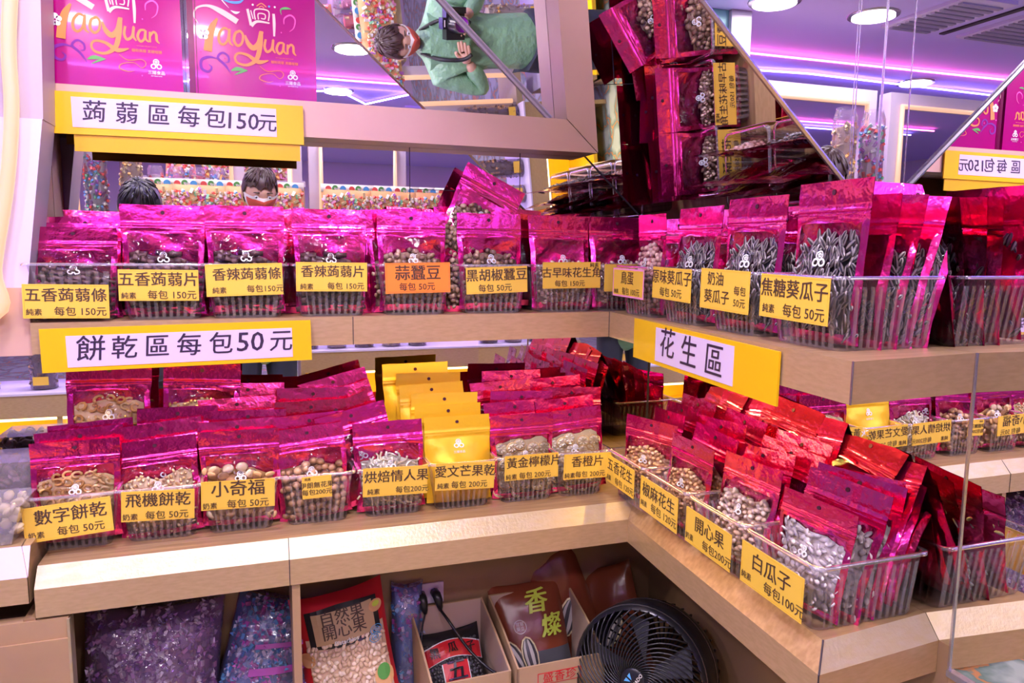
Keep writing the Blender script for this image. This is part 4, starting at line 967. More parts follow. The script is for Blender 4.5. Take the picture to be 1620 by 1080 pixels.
patch(k, S, 0, 1, 0, 1, 'red', .0045, 14, 4, lambda a, b: (.045+.91*a, .61+.18*b+.10*math.sin(PI*a)))
patch(k, S, .29, .71, 0, .64, 'white', .004, 8, 10); patch(k, S, .305, .695, 0, .645, 'red', .005, 8, 10)
mp = on(S, w, h, .0075); add_text(k, '五', .042, 0, h*.54, 0, 'black', .03, mp=mp); add_text(k, '香', .042, 0, h*.31, 0, 'black', .03, mp=mp); add_text(k, '瓜', .042, 0, h*.1, 0, 'black', .03, mp=mp)
for q, (c, X) in enumerate(zip('黑瓜子', (-.036, 0, .036))): add_text(k, c, .02, X, h*(.70+.10*math.sin(PI*(.5+X/w))), 0, 'black', .03, mp=mp)
k.obj('label_print', t)
# brown sunflower seed bags
def seed_bag(loc, rot, w, h, th_, seed, label, full=True):
    S = pillow(w, h, th_, seed); t = empty('seed_bag', loc, rot, label=label, cat='snack bag')
    k = MB(); bag_mesh(k, S, 'brown', 'brown'); k.obj('bag', t, True)
    k = MB(); mp = on(S, w, h, .005)
    for (X, Z, a, s_) in ((-.046, .40, .45, 1.05), (-.016, .40, .12, 1.1)) if full else ((.0, .5, -.6, 1.3),):
        q = Matrix.Translation(S(.5+X/w, Z, False, .004)) @ Euler((0, -a, 0)).to_matrix().to_4x4()
        k.ell(q.translation, (.0125*s_, .004, .029*s_), 'c_seed_dark', q.to_3x3(), 12, 6, m2='c_seed_light'); k.ell(q.translation+Vector((0, .0018, 0)), (.015*s_, .003, .032*s_), 'c_strip1', q.to_3x3(), 14, 6)
    if full:
        add_text(k, '香', .05, .012, h*.82, 0, 'lime', .04, .12, mp=mp); add_text(k, '燦', .046, .036, h*.6, 0, 'lime', .04, .12, mp=mp)
        ring2d(k, -.028, h*.64, .012, .0132, 'maskw', 0, mp, 24); add_text(k, '甘草', .0085, -.028, h*.66, 0, 'maskw', 0, mp=mp); add_text(k, '葵瓜', .0085, -.028, h*.62, 0, 'maskw', 0, mp=mp)
        k.ell(S(.5+.0/w, .2, False, .004), (.042, .003, .008), 'c_lemon1', Euler((0, .08, 0)).to_matrix(), 12, 5)
        for X in (-.03, 0, .028): k.ell(S(.5+X/w, .11, False, .004), (.015, .004, .008), 'peach_p', None, 8, 5)
        patch(k, S, .5, .98, .16, .42, 'coat', .003, 8, 6)
    else:
        patch(k, S, .04, .14, .0, 1, 'foil_pk', .001, 2, 10); k.box((-w*.42, -.03, h*.3), (-w*.2, -.029, h*.52), 'maskw')
    k.obj('print', t, True)
seed_bag((-.118, .1, -.384), (R(-26), R(-4), R(-4)), .15, .225, .055, 21, 'brown printed bag of sunflower seeds with lime characters in the stamped box')
seed_bag((.01, .155, -.384), (R(-10), R(-22), R(-10)), .13, .28, .05, 22, 'brown seed bag standing in the corner behind the fan', False)
seed_bag((.07, .1, -.389), (R(-14), R(-20), R(-40)), .12, .24, .05, 23, 'dark brown seed bag in the shade under the right shelf leg', False)
# fan
t = empty('floor_fan', (.0, -.06, -.262), (R(0), 0, 0), label='black round air circulator fan with a spiral grille', cat='fan')
ax = Vector((-.78, -.66, .24)).normalized(); q = ax.to_track_quat('Z', 'Y').to_matrix().to_4x4()
Rg = .116
m = MB(); m.lathe([(Rg*.97, .012), (Rg*1.03, .008), (Rg*1.06, -.01), (Rg*1.06, -.055), (Rg*1.02, -.075), (Rg*.98, -.078)], 'black', 48, q); m.obj('housing', t, True)
m = MB(); m.lathe([(Rg*1.0, .006), (Rg*1.05, .0045), (Rg*1.0, .001)], 'steel', 48, q); m.lathe([(Rg*1.063, -.044), (Rg*1.066, -.046), (Rg*1.063, -.048)], 'steel', 48, q); m.obj('rim', t, True)
m = MB()
for i in range(44):
    a0 = 2*PI*i/44; pts = []
    for s_ in range(9):
        f = s_/8; r_ = .022+(Rg*.985-.022)*f; a = a0-1.5*f**.8; pts.append(q @ Vector((r_*math.cos(a), r_*math.sin(a), .012+.022*math.cos(f*PI/2))))
    m.tube(pts, .0015, 'black', 5)
m.obj('grille', t, True)
m = MB(); m.lathe([(0, .036), (.018, .036), (.026, .032), (.028, .028), (.026, .022)], 'black', 30, q); m.obj('hub', t, True)
m = MB(); T = Matrix.Rotation(R(-90), 4, 'X')
hub = q @ Matrix.Rotation(R(-20), 4, 'Z') @ T
add_text(m, 'VORNADO', .0085, 0, -.006, 0, 'maskw', .01, mp=lambda X, Z: q @ (Matrix.Rotation(R(62), 4, 'Z') @ Vector((X, Z, .0368))))
for s_ in (-1, 1): m.add([q @ (Matrix.Rotation(R(62), 4, 'Z') @ Vector((x_, z_, .0368))) for x_, z_ in ((s_*.0015, .012), (s_*.009, .012), (s_*.0015, .002))], [(0, 1, 2)], 'blue_print')
m.obj('badge', t)
for k_ in range(5):
    m = MB(); a = k_*2*PI/5; pts = []
    vs = [q @ Vector((r_*math.cos(a+da), r_*math.sin(a+da), z_)) for r_, da, z_ in ((.02, 0, -.005), (.095, .25, .0), (.1, .75, -.03), (.02, .7, -.035))]
    m.prism(vs, q.to_3x3() @ Vector((0, 0, -.002)), 'coat'); m.obj('blade', t)
m = MB(); m.lathe([(Rg*.98, -.078), (Rg*.9, -.09)], 'black', 40, q)
for i in range(40):
    a = 2*PI*i/40; m.tube([q @ Vector((Rg*1.0*math.cos(a), Rg*1.0*math.sin(a), -.076)), q @ Vector((Rg*.97*math.cos(a), Rg*.97*math.sin(a), -.1)), q @ Vector((.03*math.cos(a), .03*math.sin(a), -.115))], .002, 'black', 5)
m.obj('rear_guard', t, True)
m = MB(); m.tube([(0, .03, -.03), (.0, .03, -.10)], .03, 'black', 14); m.lathe([(.0, -.102), (.075, -.102), (.08, -.108), (.0, -.108)], 'black', 30); m.obj('stand', t, True)
# pink bag on the cabinet floor
S = pillow(.14, .11, .05, 31); t = empty('pink_bag', (.1, -.33, -.30), (R(-70), 0, R(-60)), label='crumpled pink foil bag under the right shelf leg', cat='snack bag')
M['pinkbag'] = mat('dusty_pink_foil', (.7, .14, .24), .4, .2, bump=(40, .5, .004))
k = MB(); bag_mesh(k, S, 'pinkbag', 'pinkbag'); k.obj('bag', t, True)
m = MB(); m.box((.03, -.395, -.389), (.155, -.24, -.33), 'card'); o = m.obj('small_carton'); o['label'] = 'small cardboard carton beneath the crumpled pink bag'; o['category'] = 'box'
# tubs on the side counter
for (x, y, z, nm, c, lab) in ((-.985, .03, .058, 'c_chip2', 'biscuits', 'clear tub of pale biscuits at the end of the side counter'), (-.985, .13, .095, 'c_konjac1', 'dark candies', 'clear tub heaped with dark candies behind the biscuit tub')):
    t = empty('clear_tub', (x, y, z), label=lab, cat='tub')
    m = MB(); m.prism([(-.045, 0, 0), (.04, 0, 0), (.055, -.005, .055), (-.05, -.005, .055)], (0, .09, 0), 'rib'); m.obj('tub', t)
    k = MB(); r = random.Random(4)
    for _ in range(110): k.ell((r.uniform(-.042, .045), r.uniform(.005, .085), r.uniform(.01, .05)), (.008, .008, .0035), nm, Euler((r.uniform(0, 3), r.uniform(0, 3), 0)).to_matrix(), 8, 4)
    o = k.obj('contents', t, True); o['kind'] = 'stuff'
m = MB(); m.box((-1.04, .11, .057), (-.93, .22, .094), 'plastic'); o = m.obj('tub_stand'); o['label'] = 'clear plastic stand raising the rear tub'; o['category'] = 'stand'

# ------------------------------------------------------------------ the shop behind the viewer, seen in the mirrors
def led(name, pts, mt, label):
    m = MB(); m.tube([Vector(p) for p in pts], .0045, mt, 6); o = m.obj(name); o['label'] = label; o['category'] = 'light strip'
led('led_strip', cat_rom([(-3.6, -2.36, 1.335), (-2, -2.39, 1.335), (-.33, -2.41, 1.335), (.11, -2.4, 1.335), (1.46, -2.36, 1.335), (2.0, -2.41, 1.335), (3.2, -2.6, 1.335)], 5), 'pink_led', 'pink light strip along the ceiling cove')
led('led_strip', [(-3.6, -2.7, 1.335), (-1.6, -2.62, 1.335), (-.31, -2.76, 1.335), (-.168, -2.67, 1.335), (.028, -3.02, 1.335), (.2235, -2.64, 1.335), (1.586, -2.52, 1.335), (2.2, -2.6, 1.335), (3.2, -2.8, 1.335)], 'blue_led', 'blue-white light strip with a zigzag along the ceiling')
led('led_strip', [(-2.4, -.52, 1.335), (-.62, -.52, 1.335)], 'blue_led', 'short blue light strip added above the shelves to tint the foil')  # added light source, gives the foil its purple-pink highlights
led('led_strip', [(-3.6, -3.9, 1.335), (3.2, -4.0, 1.335)], 'blue_led', 'blue light strip deep in the shop')
led('led_strip', [(-3.6, -3.7, 1.335), (3.2, -3.8, 1.335)], 'pink_led', 'pink light strip deep in the shop')
for i, (x, y, w, d) in enumerate(((-1.47, -1.74, .23, .38), (-1.93, -1.74, .38, .38), (-.9, -3.1, .5, .3), (.5, -3.2, .45, .3), (2.2, -3.3, .5, .3))):
    m = MB(); m.box((-w/2, -d/2, -.012), (w/2, d/2, 0), 'ceil'); t = empty('ceiling_vent', (x, y, CEIL), label=f'grey slatted ventilation panel in the ceiling, {ORDN[i+1]} of five', cat='vent', group='ventilation panels in the ceiling'); m.obj('frame', t)
    k = MB()
    for q in range(9): k.box((-w/2+.02, -d/2+.02+q*(d-.04)/9, -.018), (w/2-.02, -d/2+.02+(q+.5)*(d-.04)/9, -.012), 'grille')
    k.obj('slats', t)
m = MB(); m.box((-1.675, -1.93, CEIL-.006), (-1.65, -1.55, CEIL-.0005), 'seam'); o = m.obj('air_slot'); o['label'] = 'narrow dark air slot in the ceiling between two vent panels'; o['category'] = 'vent'
# counters
def counter(x0, x1, y0, z_top, label, zl=-.36):
    t = empty('display_counter', ((x0+x1)/2, y0, FLOOR), label=label, cat='counter'); i_ = Matrix.Translation(-Vector(((x0+x1)/2, y0, FLOOR)))
    m = MB(); m.box((x0, y0-.34, z_top-.1), (x1, y0, z_top-.008), 'gold', i_); m.box((x0-.005, y0-.345, z_top-.008), (x1+.005, y0+.005, z_top), 'ceil', i_); m.obj('counter_top', t)
    m = MB(); m.box((x0, y0-.34, FLOOR), (x1, y0-.33, z_top-.1), 'ypanel', i_); m.box((x0, y0-.33, zl-.02), (x1, y0-.01, zl), 'ypanel', i_)
    for x in (x0, (x0+x1)/2, x1-.02): m.box((x, y0-.33, FLOOR), (x+.02, y0-.01, z_top-.1), 'gold', i_)
    m.obj('yellow_case', t)
    m = MB(); m.box((x0+.03, y0-.03, z_top-.115), (x1-.03, y0-.02, z_top-.107), 'warm_led', i_); m.obj('light_tube', t)
    return t
counter(-2.3, -.52, -1.75, -.12, 'pale-topped counter with lit yellow compartments behind the photographer')
counter(-.44, .7, -1.85, .0, 'taller pale-topped counter with lit yellow compartments across the aisle')
counter(.95, 2.6, -1.75, -.1, 'far pale-topped counter with lit yellow compartments by the entrance')
strip_light('case_light', (-2.2, -1.85, -.24), (-.6, -1.85, -.24), 7, (1, .75, .2), .02)
strip_light('case_light', (-.4, -1.95, -.12), (.65, -1.95, -.12), 5, (1, .75, .2), .02)
# framed display openings with neon
def bay(x0, x1, y, z0, z1, label):
    t = empty('neon_bay', ((x0+x1)/2, y, z0), label=label, cat='display frame'); i_ = Matrix.Translation(-Vector(((x0+x1)/2, y, z0)))
    m = MB(); s_ = .05
    for a, b in (((x0-s_, z0), (x0, z1)), ((x1, z0), (x1+s_, z1)), ((x0-s_, z1), (x1+s_, z1+s_))): m.box((a[0], y-.06, a[1]), (b[0], y, b[1]), 'lav', i_)
    m.box((x0-s_, y-.25, z0-.03), (x1+s_, y+.02, z0), 'gold_b', i_); m.obj('frame', t)
    k = MB(); k.tube([i_ @ Vector(p) for p in ((x0+.004, y+.008, z0+.02), (x0+.004, y+.008, z1-.004), (x1-.004, y+.008, z1-.004), (x1-.004, y+.008, z0+.02))], .011, 'neon', 8); k.obj('neon_tube', t, True)
    return t
bay(-1.33, -.71, -1.95, .56, 1.06, 'neon-edged bay of candy bags behind the photographer')
bay(-.59, -.46, -1.95, .0, .95, 'narrow neon-edged bay beside the candy bags')
bay(-.33, .02, -1.95, .56, .95, 'neon-edged bay across the aisle from the shelf bar')
bay(1.28, 1.68, -1.95, .2, 1.05, 'tall neon-edged bay of candy jars by the entrance')
bay(-2.2, -1.50, -1.95, .56, 1.06, 'wide neon-edged bay at the far end of the aisle')
bay(-1.3, -.72, -3.3, .5, 1.03, 'neon-edged frame deep in the shop behind the candy bags')
m = MB(); m.box((-.785, -2.05, 1.111), (-.70, -1.96, CEIL-.001), 'lav'); m.box((-.70, -2.0, 1.12), (-.56, -1.98, CEIL-.001), 'teal'); o = m.obj('partition_post'); o['label'] = 'pale post with a teal panel rising from the neon bays'; o['category'] = 'post'
# candy bags
PAL = [(.85, .12, .1), (.9, .5, .15), (.85, .8, .75), (.15, .35, .7), (.2, .55, .3), (.8, .3, .5), (.7, .55, .3), (.45, .15, .5)]
for i, c in enumerate(PAL): colour(f'cand{i}', c, .35)
def candy_bag_mesh(seed):
    S = pillow(.14, .2, .06, seed); r = random.Random(seed); m = MB()
    for _ in range(95):
        u, v = r.uniform(.05, .95), r.uniform(.04, .8); p = S(u, v, False, -.002)
        m.box((-.011, -.005, -.006), (.011, .005, .006), f'c_cand{r.randrange(8) if r.random() < .5 else r.choice((0, 2, 6))}', Matrix.Translation(p) @ Euler((r.uniform(0, 6), r.uniform(0, 6), r.uniform(0, 6))).to_matrix().to_4x4())
    a = m.mesh('candies'); k = MB(); S2 = pillow(.136, .19, .045, seed); bag_mesh(k, S2, 'c_nut1', 'c_nut1', 8, 10); k.box((-.068, -.006, .165), (.068, .004, .2), 'c_cand2')
    disc2d(k, -.03, .18, .014, 'blue_print', -.0065); disc2d(k, .005, .182, .014, 'green_p', -.0065); disc2d(k, .035, .18, .013, 'c_cand0', -.0065)
    add_text(k, 'ig', .03, 0, .18, -.007, 'maskw', .02)
    return a, k.mesh('candy_bag', True)
cbm = [candy_bag_mesh(s) for s in (2, 3)]
for i in range(14):
    x = -1.0+.105*i
    if -.67 < x < -.61 or -.45 < x < -.36: continue
    o = put('candy_bag', cbm[i % 2][1], None, (x, -1.9, .562), (R(6), 0, PI), f'clear bag of mixed wrapped candies, {ORDN[i+1]} along in the display across the aisle', 'candy bag', 'candy bags in the neon bays')
    put('candies', cbm[i % 2][0], o, kind='stuff')
for i in range(4):
    x = -.95+.16*i
    o = put('candy_bag', cbm[i % 2][1], None, (x, -2.3, .80), (R(4), 0, PI), f'clear bag of mixed wrapped candies, {ORDN[i+1]} along on the high rear shelf', 'candy bag', 'candy bags on the high rear shelf')
    put('candies', cbm[i % 2][0], o, kind='stuff')
m = MB(); m.box((-1.2, -2.45, .77), (-.38, -2.22, .797), 'lav'); m.box((-1.2, -2.4, FLOOR), (-1.17, -2.3, .77), 'gold'); m.box((-.41, -2.4, FLOOR), (-.38, -2.3, .77), 'gold'); o = m.obj('rear_shelf'); o['label'] = 'high pale shelf of candy bags behind the neon bays'; o['category'] = 'shelf'
# tall jars
def jar(x, y, z, r_, h, pal, label, n=150, seed=1, group=None):
    t = empty('candy_jar', (x, y, z), label=label, cat='jar', group=group)
    m = MB(); m.lathe([(0, .002), (r_, .002), (r_, h*.94), (r_*.8, h), (r_*.8, h*1.02)], 'sack_film', 24); m.obj('glass_jar', t, True)
    q = random.Random(seed); k = MB(); k.lathe([(0, .004), (r_*.8, .004), (r_*.8, h*.86), (0, h*.88)], pal[-1], 14)
    for _ in range(n):
        a = q.uniform(0, 2*PI); k.box((-.011, -.004, -.005), (.011, .004, .005), q.choice(pal), Matrix.Translation((r_*.86*math.cos(a), r_*.86*math.sin(a), q.uniform(.01, h*.88))) @ Euler((q.uniform(0, 6), q.uniform(0, 6), q.uniform(0, 6))).to_matrix().to_4x4())
    o = k.obj('candies', t); o['kind'] = 'stuff'
    k = MB(); k.box((-.028, r_+.002, .02), (.028, r_+.004, .055), 'tag'); k.obj('price_tag', t)
jar(-1.225, -1.8, .55, .042, .44, ['c_cand3', 'c_cand4', 'c_cand0', 'c_cand7', 'c_cand2'], 'tall jar of red, green and blue wrapped candies', 330, 3)
jar(-1.095, -1.8, .55, .042, .44, ['c_cand1', 'c_cand6', 'c_cand6'], 'tall jar of golden candies', 190, 4)
m = MB(); m.box((-1.3, -1.9, .52), (-1.04, -1.74, .548), 'gold_b'); m.box((-1.2, -1.84, -.12), (-1.16, -1.8, .52), 'lav'); o = m.obj('jar_stand'); o['label'] = 'small gold stand carrying the two tall candy jars'; o['category'] = 'stand'
for i in range(4):
    jar(-1.03+.085*i, -2.02, .56+.0, .034, .26, [f'c_cand{(i*3+k) % 8}' for k in range(3)], f'small clear candy jar, {ORDN[i+1]} in the row behind the candy bags', 60, 20+i, 'small jars in the neon bay')
for i in range(4):
    jar(1.34+.095*i, -1.99, .2, .042, .42, [f'c_cand{(i*2+k) % 8}' for k in range(3)], f'clear candy jar, {ORDN[i+1]} in the tall bay by the entrance', 90, 40+i, 'jars in the tall bay by the entrance')
for i in range(5):
    jar(-.4+.13*i, -1.95, .002, .045, .3, [('c_konjac0', 'c_nut1', 'c_konjac1'), ('c_cand1', 'c_cand6', 'c_strip1')][i % 2], f'clear jar of dried snacks, {ORDN[i+1]} on the taller counter', 90, 60+i, 'jars on the taller counter')
for i in range(7):
    jar(-2.1+.21*i, -1.86, -.118, .05, .3, [('c_cand1', 'c_strip1', 'c_lemon1'), ('c_konjac0', 'c_nut1', 'c_konjac1')][i % 2], f'clear jar of dried snacks, {ORDN[i+1]} on the pale counter', 90, 80+i, 'jars on the pale counter')
for i in range(5):
    m = MB(); m.box((-.07, 0, 0), (.07, .05, .2), 'box'); m.box((-.05, .0501, .07), (.05, .0505, .13), 'orange_p')
    o = put('gift_box', m.mesh('gift_box'), None, (-.26+.13*i if i < 3 else 1.1+.2*(i-3), -2.0, .562 if i < 3 else -.098), (0, 0, 0), f'plain magenta gift box displayed across the aisle, {ORDN[i+1]} of five', 'box', 'magenta gift boxes across the aisle')

# ------------------------------------------------------------------ people
def skin(name, pts, edges, mt, parent, root=0, sub=2, smooth=True, keep=None):
    me = bpy.data.meshes.new(name); me.from_pydata([p[:3] for p in pts], edges, []); o = bpy.data.objects.new(name, me); COL.objects.link(o)
    md = o.modifiers.new('s', 'SKIN'); sd = o.modifiers.new('u', 'SUBSURF'); sd.levels = sub; sd.render_levels = sub; md.use_smooth_shade = True
    for i, p in enumerate(pts):
        r_ = p[3] if isinstance(p[3], tuple) else (p[3], p[3]); me.skin_vertices[0].data[i].radius = r_; me.skin_vertices[0].data[i].use_root = (i == root)
    dg = bpy.context.evaluated_depsgraph_get(); dg.update(); ev = o.evaluated_get(dg); me2 = bpy.data.meshes.new_from_object(ev); bpy.data.objects.remove(o); bpy.data.meshes.remove(me)
    me2.name = name; me2.materials.clear(); me2.materials.append(M[mt]); me2.polygons.foreach_set('use_smooth', [True]*len(me2.polygons))
    if keep: return me2
    return put(name, me2, parent)
def hand(base, fw, side, up, s=1.0, curl=.8):
    """points and edges of palm + five bent fingers; base wrist, fw fingers' direction, side towards thumb"""
    fw, side, up = fw.normalized(), side.normalized(), up.normalized(); P = []; E_ = []
    def a(p, r): P.append((*p, r*s)); return len(P)-1
    w0 = a(base, .021); c = a(base+fw*.035*s, .024); k_ = a(base+fw*.06*s, .022); E_ += [(w0, c), (c, k_)]
    for i, (o_, L) in enumerate(((.024, .036), (.009, .041), (-.007, .038), (-.022, .03))):
        b = base+fw*(.07*s)+side*o_*s; p0 = a(b, .0095); E_.append((k_, p0)); d = fw.copy(); q = b
        for j in range(3):
            d = (d-up*curl*(.55+.1*j)).normalized(); q = q+d*L*s*(.62, .42, .32)[j]*1.15; n_ = a(q, .0088-.0008*j); E_.append((n_-1, n_))
    b = base+fw*.022*s+side*.026*s; p0 = a(b, .011); E_.append((c, p0)); q = b
    for d in ((side*.8+fw*.7), (side*.2+fw-up*.3)): q = q+d.normalized()*.026*s; n_ = a(q, .0095); E_.append((n_-1, n_))
    return P, E_
def person(loc, yaw, H, label, hair, jacket, trousers, maskm, head_pitch, holding=True, band=None, scarf=None, curlh=.5):
    t = empty('person', loc, (0, 0, yaw), label=label, cat='person'); k = H/1.49
    v = lambda x, y, z, r: (x*k, y*k, z*k, (r[0]*k, r[1]*k) if isinstance(r, tuple) else r*k)
    if holding: el, wr = (.225, -.01, .94), (.1, .085, 1.06)
    else: el, wr = (.225, -.03, .96), (.2, .0, .76)
    base = [v(0, 0, .78, (.10, .07)), v(0, 0, .93, (.10, .075)), v(0, .0, 1.1, (.125, .09)), v(0, -.01, 1.2, (.085, .065)), v(0, 0, 1.27, .042), v(0, .01, 1.31, .04)]
    arms = [v(sg*x, y, z, r) for sg in (-1, 1) for (x, y, z, r) in ((.15, -.01, 1.175, .052), (*el, .038), (*wr, .026))]
    legs = [v(sg*x, y, z, r) for sg in (-1, 1) for (x, y, z, r) in ((.075, 0, .7, .08), (.085, .015, .42, .055), (.09, 0, .06, .036), (.09, .09, .025, .03))]
    P = base+arms+legs; o1 = 6; o2 = 12
    Ed = [(0, 1), (1, 2), (2, 3), (3, 4), (4, 5)]+[(3, o1), (o1, o1+1), (o1+1, o1+2), (3, o1+3), (o1+3, o1+4), (o1+4, o1+5), (0, o2), (o2, o2+1), (o2+1, o2+2), (o2+2, o2+3), (0, o2+4), (o2+4, o2+5), (o2+5, o2+6), (o2+6, o2+7)]
    body = skin('body', P, Ed, 'skin', t, keep=True)
    mb = MB(); mb.add([x.co.copy() for x in body.vertices], [tuple(f.vertices) for f in body.polygons], 'skin')
    for i, sg in ((o1+2, -1), (o1+5, 1)):
        b = Vector(P[i][:3]); el_ = Vector(P[i-1][:3])
        if holding: f_ = Vector((-sg*.55, .75, .35)); sd = Vector((-sg*.2, -.3, .9)) if sg > 0 else Vector((.2, -.2, .9)); up_ = Vector((sg*.9, .3, 0))
        else: f_ = Vector((0, .1, -1)); sd = Vector((0, 1, 0)); up_ = Vector((-sg, 0, 0))
        hp, he = hand(b, f_, sd, up_, k, curlh); hm = skin('h', hp, he, 'skin', None, keep=True); mb.add([x.co.copy() for x in hm.vertices], [tuple(f.vertices) for f in hm.polygons], 'skin'); bpy.data.meshes.remove(hm)
    # head with brow, nose, lips, ears, eyes
    hc = Vector((0, .02, 1.385))*k; HM = Matrix.Translation(hc-Vector((0, .0, .03))) @ Matrix.Rotation(-head_pitch, 4, 'X') @ Matrix.Translation((0, 0, .03)); rh = (.072*k, .09*k, .105*k)
    vs = []; nu, nv = 28, 20
    def face(a, th):
        x, y, z = math.cos(th)*math.cos(a), math.cos(th)*math.sin(a), math.sin(th)
        w_ = 1-.22*max(0, -z)**1.2*(1 if y > -.2 else .3); X, Y_, Z = x*rh[0]*w_, y*rh[1]*(1-.06*max(0, -z)), z*rh[2]
        if y > .75: 
            Y_ += .022*k*math.exp(-((x/.16)**2))*math.exp(-(((z+.18)/.2)**2)); Y_ += .006*k*math.exp(-(((z-.28)/.1)**2)); Y_ -= .007*k*math.exp(-(((abs(x)-.38)/.14)**2))*math.exp(-(((z-.08)/.12)**2))
            Y_ += .007*k*math.exp(-((x/.28)**2))*math.exp(-(((z+.5)/.09)**2))
        return Vector((X, Y_, Z))
    for j in range(nv+1):
        for i in range(nu): vs.append(HM @ face(2*PI*i/nu, PI*j/nv-PI/2))
    mb.add(vs, [(j*nu+i, j*nu+(i+1) % nu, (j+1)*nu+(i+1) % nu, (j+1)*nu+i) for j in range(nv) for i in range(nu)], 'skin')
    for sg in (-1, 1):
        mb.ell(HM @ Vector((sg*.073*k, -.005*k, -.005*k)), (.009*k, .016*k, .027*k), 'skin', None, 8, 6)
        mb.ell(HM @ Vector((sg*.028*k, .083*k, .010*k)), (.011*k, .006*k, .0045*k), 'white', HM.to_3x3(), 8, 5); mb.ell(HM @ Vector((sg*.028*k, .088*k, .008*k)), (.005*k, .003*k, .004*k), 'hair_b', HM.to_3x3(), 8, 5)
        mb.ell(HM @ Vector((sg*.028*k, .087*k, .031*k)), (.016*k, .004*k, .003*k), hair, HM.to_3x3(), 8, 5)
    mb.ell(HM @ Vector((0, .088*k, -.05*k)), (.02*k, .006*k, .005*k), 'c_cand0', HM.to_3x3(), 8, 5)
    mb.obj('body', t, True)
    # hair: displaced cap with strands
    hb = MB(); vs = []; nu, nv = 40, 14
    for j in range(nv+1):
        for i in range(nu):
            a = 2*PI*i/nu; lo = .42 if math.sin(a) > .35 else (-.05 if math.sin(a) > -.2 else -.75)
            th = lo+(PI/2-lo)*j/nv+(.08*math.sin(a*9+1) if j == 0 else 0)
            d = 1.10+.05*noise.noise(Vector((a*5, th*3, 1)))+.02*math.sin(a*23)*(1-j/nv); vs.append(HM @ Vector((rh[0]*math.cos(th)*math.cos(a)*d, rh[1]*math.cos(th)*math.sin(a)*d, rh[2]*math.sin(th)*d+.003)))
    hb.add(vs, [(j*nu+i, j*nu+(i+1) % nu, (j+1)*nu+(i+1) % nu, (j+1)*nu+i) for j in range(nv) for i in range(nu)], hair)
    r = random.Random(5)
    for _ in range(70):
        a = r.uniform(.3, 2.84) if r.random() < .7 else r.uniform(0, 6.28); th = r.uniform(.95, 1.5); pts = []
        for s_ in range(4):
            tt = th-s_*.16; d = 1.13+.01*s_; pts.append(HM @ Vector((rh[0]*math.cos(tt)*math.cos(a+.05*s_)*d, rh[1]*math.cos(tt)*math.sin(a+.05*s_)*d, rh[2]*math.sin(tt)*d)))
        hb.tube(pts, [.004*k, .0045*k, .0035*k, .001], hair, 5)
    hb.obj('hair', t, True)
    # face mask
    km = MB(); vs = []; nx_, ny_ = 12, 8
    for j in range(ny_+1):
        for i in range(nx_+1):
            a = PI/2+(i/nx_-.5)*2.5; z = -.88+.98*j/ny_-.0; p = face(a, math.asin(max(-.99, min(.99, z)))); vs.append(HM @ (Vector((p.x*1.08, p.y*1.07+.004*k, p.z))))
    fs = [(j*(nx_+1)+i, j*(nx_+1)+i+1, (j+1)*(nx_+1)+i+1, (j+1)*(nx_+1)+i) for j in range(ny_) for i in range(nx_)]
    km.add(vs, fs, maskm); top = km.slot(band or maskm)
    for q, f in enumerate(fs):
        if f[0]//(nx_+1) >= ny_-1 or (f[0] % (nx_+1)) in (0, nx_-1): km.m[q] = top
    for sg in (-1, 1): km.tube([HM @ Vector((sg*.066*k, .045*k, -.01*k)), HM @ Vector((sg*.076*k, .0, .004*k))], .002*k, band or maskm, 5)
    km.obj('face_mask', t, True)
    # clothes
    J = [v(0, 0, .56, (.14, .11)), v(0, 0, .74, (.148, .112)), v(0, 0, .93, (.135, .108)), v(0, .0, 1.1, (.148, .112)), v(0, -.01, 1.2, (.1, .08)), v(0, 0, 1.25, .07), v(0, .005, 1.30, .062)]+[v(sg*x, y, z, r_) for sg in (-1, 1) for (x, y, z, r_) in ((.155, -.01, 1.175, .068), (*el, .055), (wr[0]*1.1, wr[1]*.85, wr[2]-.012, .04))]
    JE = [(0, 1), (1, 2), (2, 3), (3, 4), (4, 5), (5, 6), (4, 7), (7, 8), (8, 9), (4, 10), (10, 11), (11, 12)]
    jm = skin('jacket', J, JE, jacket, t, root=3)
    Tp = [v(0, 0, .80, (.125, .1))]+[v(sg*x, y, z, r_) for sg in (-1, 1) for (x, y, z, r_) in ((.078, 0, .68, .09), (.087, .015, .42, .066), (.092, 0, .09, .052))]
    skin('trousers', Tp, [(0, 1), (1, 2), (2, 3), (0, 4), (4, 5), (5, 6)], trousers, t)
    for sg in (-1, 1):
        s_ = MB(); s_.ell(Vector((sg*.092*k, .045*k, .03*k)), (.042*k, .1*k, .03*k), 'black2', None, 14, 8); s_.obj('shoe', t, True)
    if scarf:
        s_ = MB(); s_.tube([HM @ Vector((.085*k*math.cos(a), .095*k*math.sin(a), -.09*k+.01*math.sin(2*a))) for a in [2*PI*i/20 for i in range(20)]], .014*k, scarf, 8, closed=True); s_.obj('scarf', t, True)
    return t, k
fh = Vector((_s, _c, 0)).normalized()
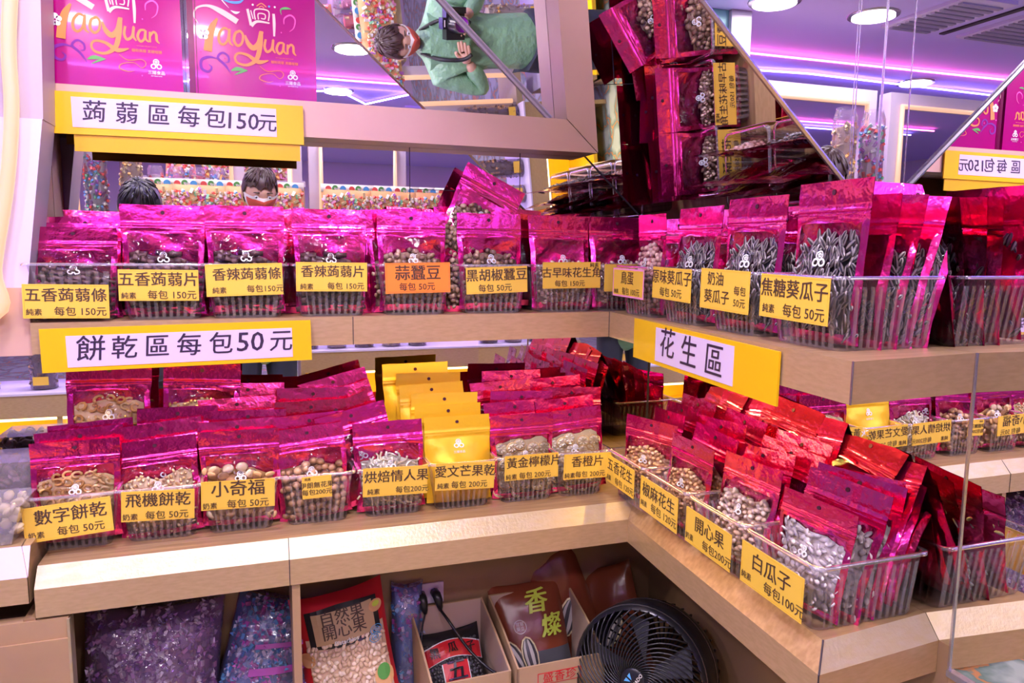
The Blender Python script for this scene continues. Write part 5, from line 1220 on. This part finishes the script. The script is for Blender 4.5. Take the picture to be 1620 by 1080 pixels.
_ya = YAW*.5; ploc = Vector((CAM.x, CAM.y, 0))-Vector((math.sin(_ya), math.cos(_ya), 0))*.235+Vector((.04, 0, 0)); ploc.z = FLOOR
t, k = person(ploc, -_ya, 1.22, 'person in a green quilted jacket and red face mask holding a black camera', 'hair', 'jacket', 'denim', 'maskr', R(28), True, 'maskw')
# quilting seams and strap on the jacket front
m = MB(); m.tube(cat_rom([Vector(p)*k for p in ((.05, .02, 1.27), (.085, .1, 1.2), (.09, .13, 1.1), (.07, .16, 1.06))], 5), .008, 'black2', 6); m.tube(cat_rom([Vector(p)*k for p in ((-.05, .02, 1.27), (-.085, .1, 1.2), (-.09, .13, 1.1), (-.07, .16, 1.06))], 5), .008, 'black2', 6)
m.obj('strap', t, True)
m = MB(); CM = Matrix(((RIGHT.x, FWD.x, UPV.x, 0), (RIGHT.y, FWD.y, UPV.y, 0), (RIGHT.z, FWD.z, UPV.z, 0), (0, 0, 0, 1)))
t = empty('handheld_camera', CAM-FWD*.012, label='black camera held by the person in green', cat='camera'); t.matrix_world = Matrix.Translation(CAM-FWD*.012) @ CM
m.box((-.058, -.112, -.04), (.058, -.07, .035), 'black'); m.box((-.02, -.11, .035), (.02, -.07, .05), 'black'); m.box((-.058, -.07, -.04), (-.036, -.055, .03), 'black2'); m.obj('camera_body', t)
m = MB(); m.lathe([(.030, 0), (.032, .01), (.032, .055), (.034, .06), (.034, .075)], 'black', 28, Matrix.Rotation(R(90), 4, 'X')); m.obj('lens', t, True)
m = MB(); m.lathe([(.0, .012), (.024, .008), (.027, .004)], 'purple_p', 24, Matrix.Rotation(R(90), 4, 'X')); m.lathe([(.0275, .0), (.0295, .0005)], 'steel', 24, Matrix.Rotation(R(90), 4, 'X')); m.obj('front_glass', t, True)
m = MB(); m.box((-.012, -.07, .040), (.012, -.0692, .044), 'maskw'); m.obj('badge', t)
person((-.93, -.8, FLOOR), R(-4), 1.12, 'person with black hair and a yellow scarf bending over the shelf', 'hair_b', 'coat', 'denim', 'coat', R(40), False, 'scarf', 'scarf')
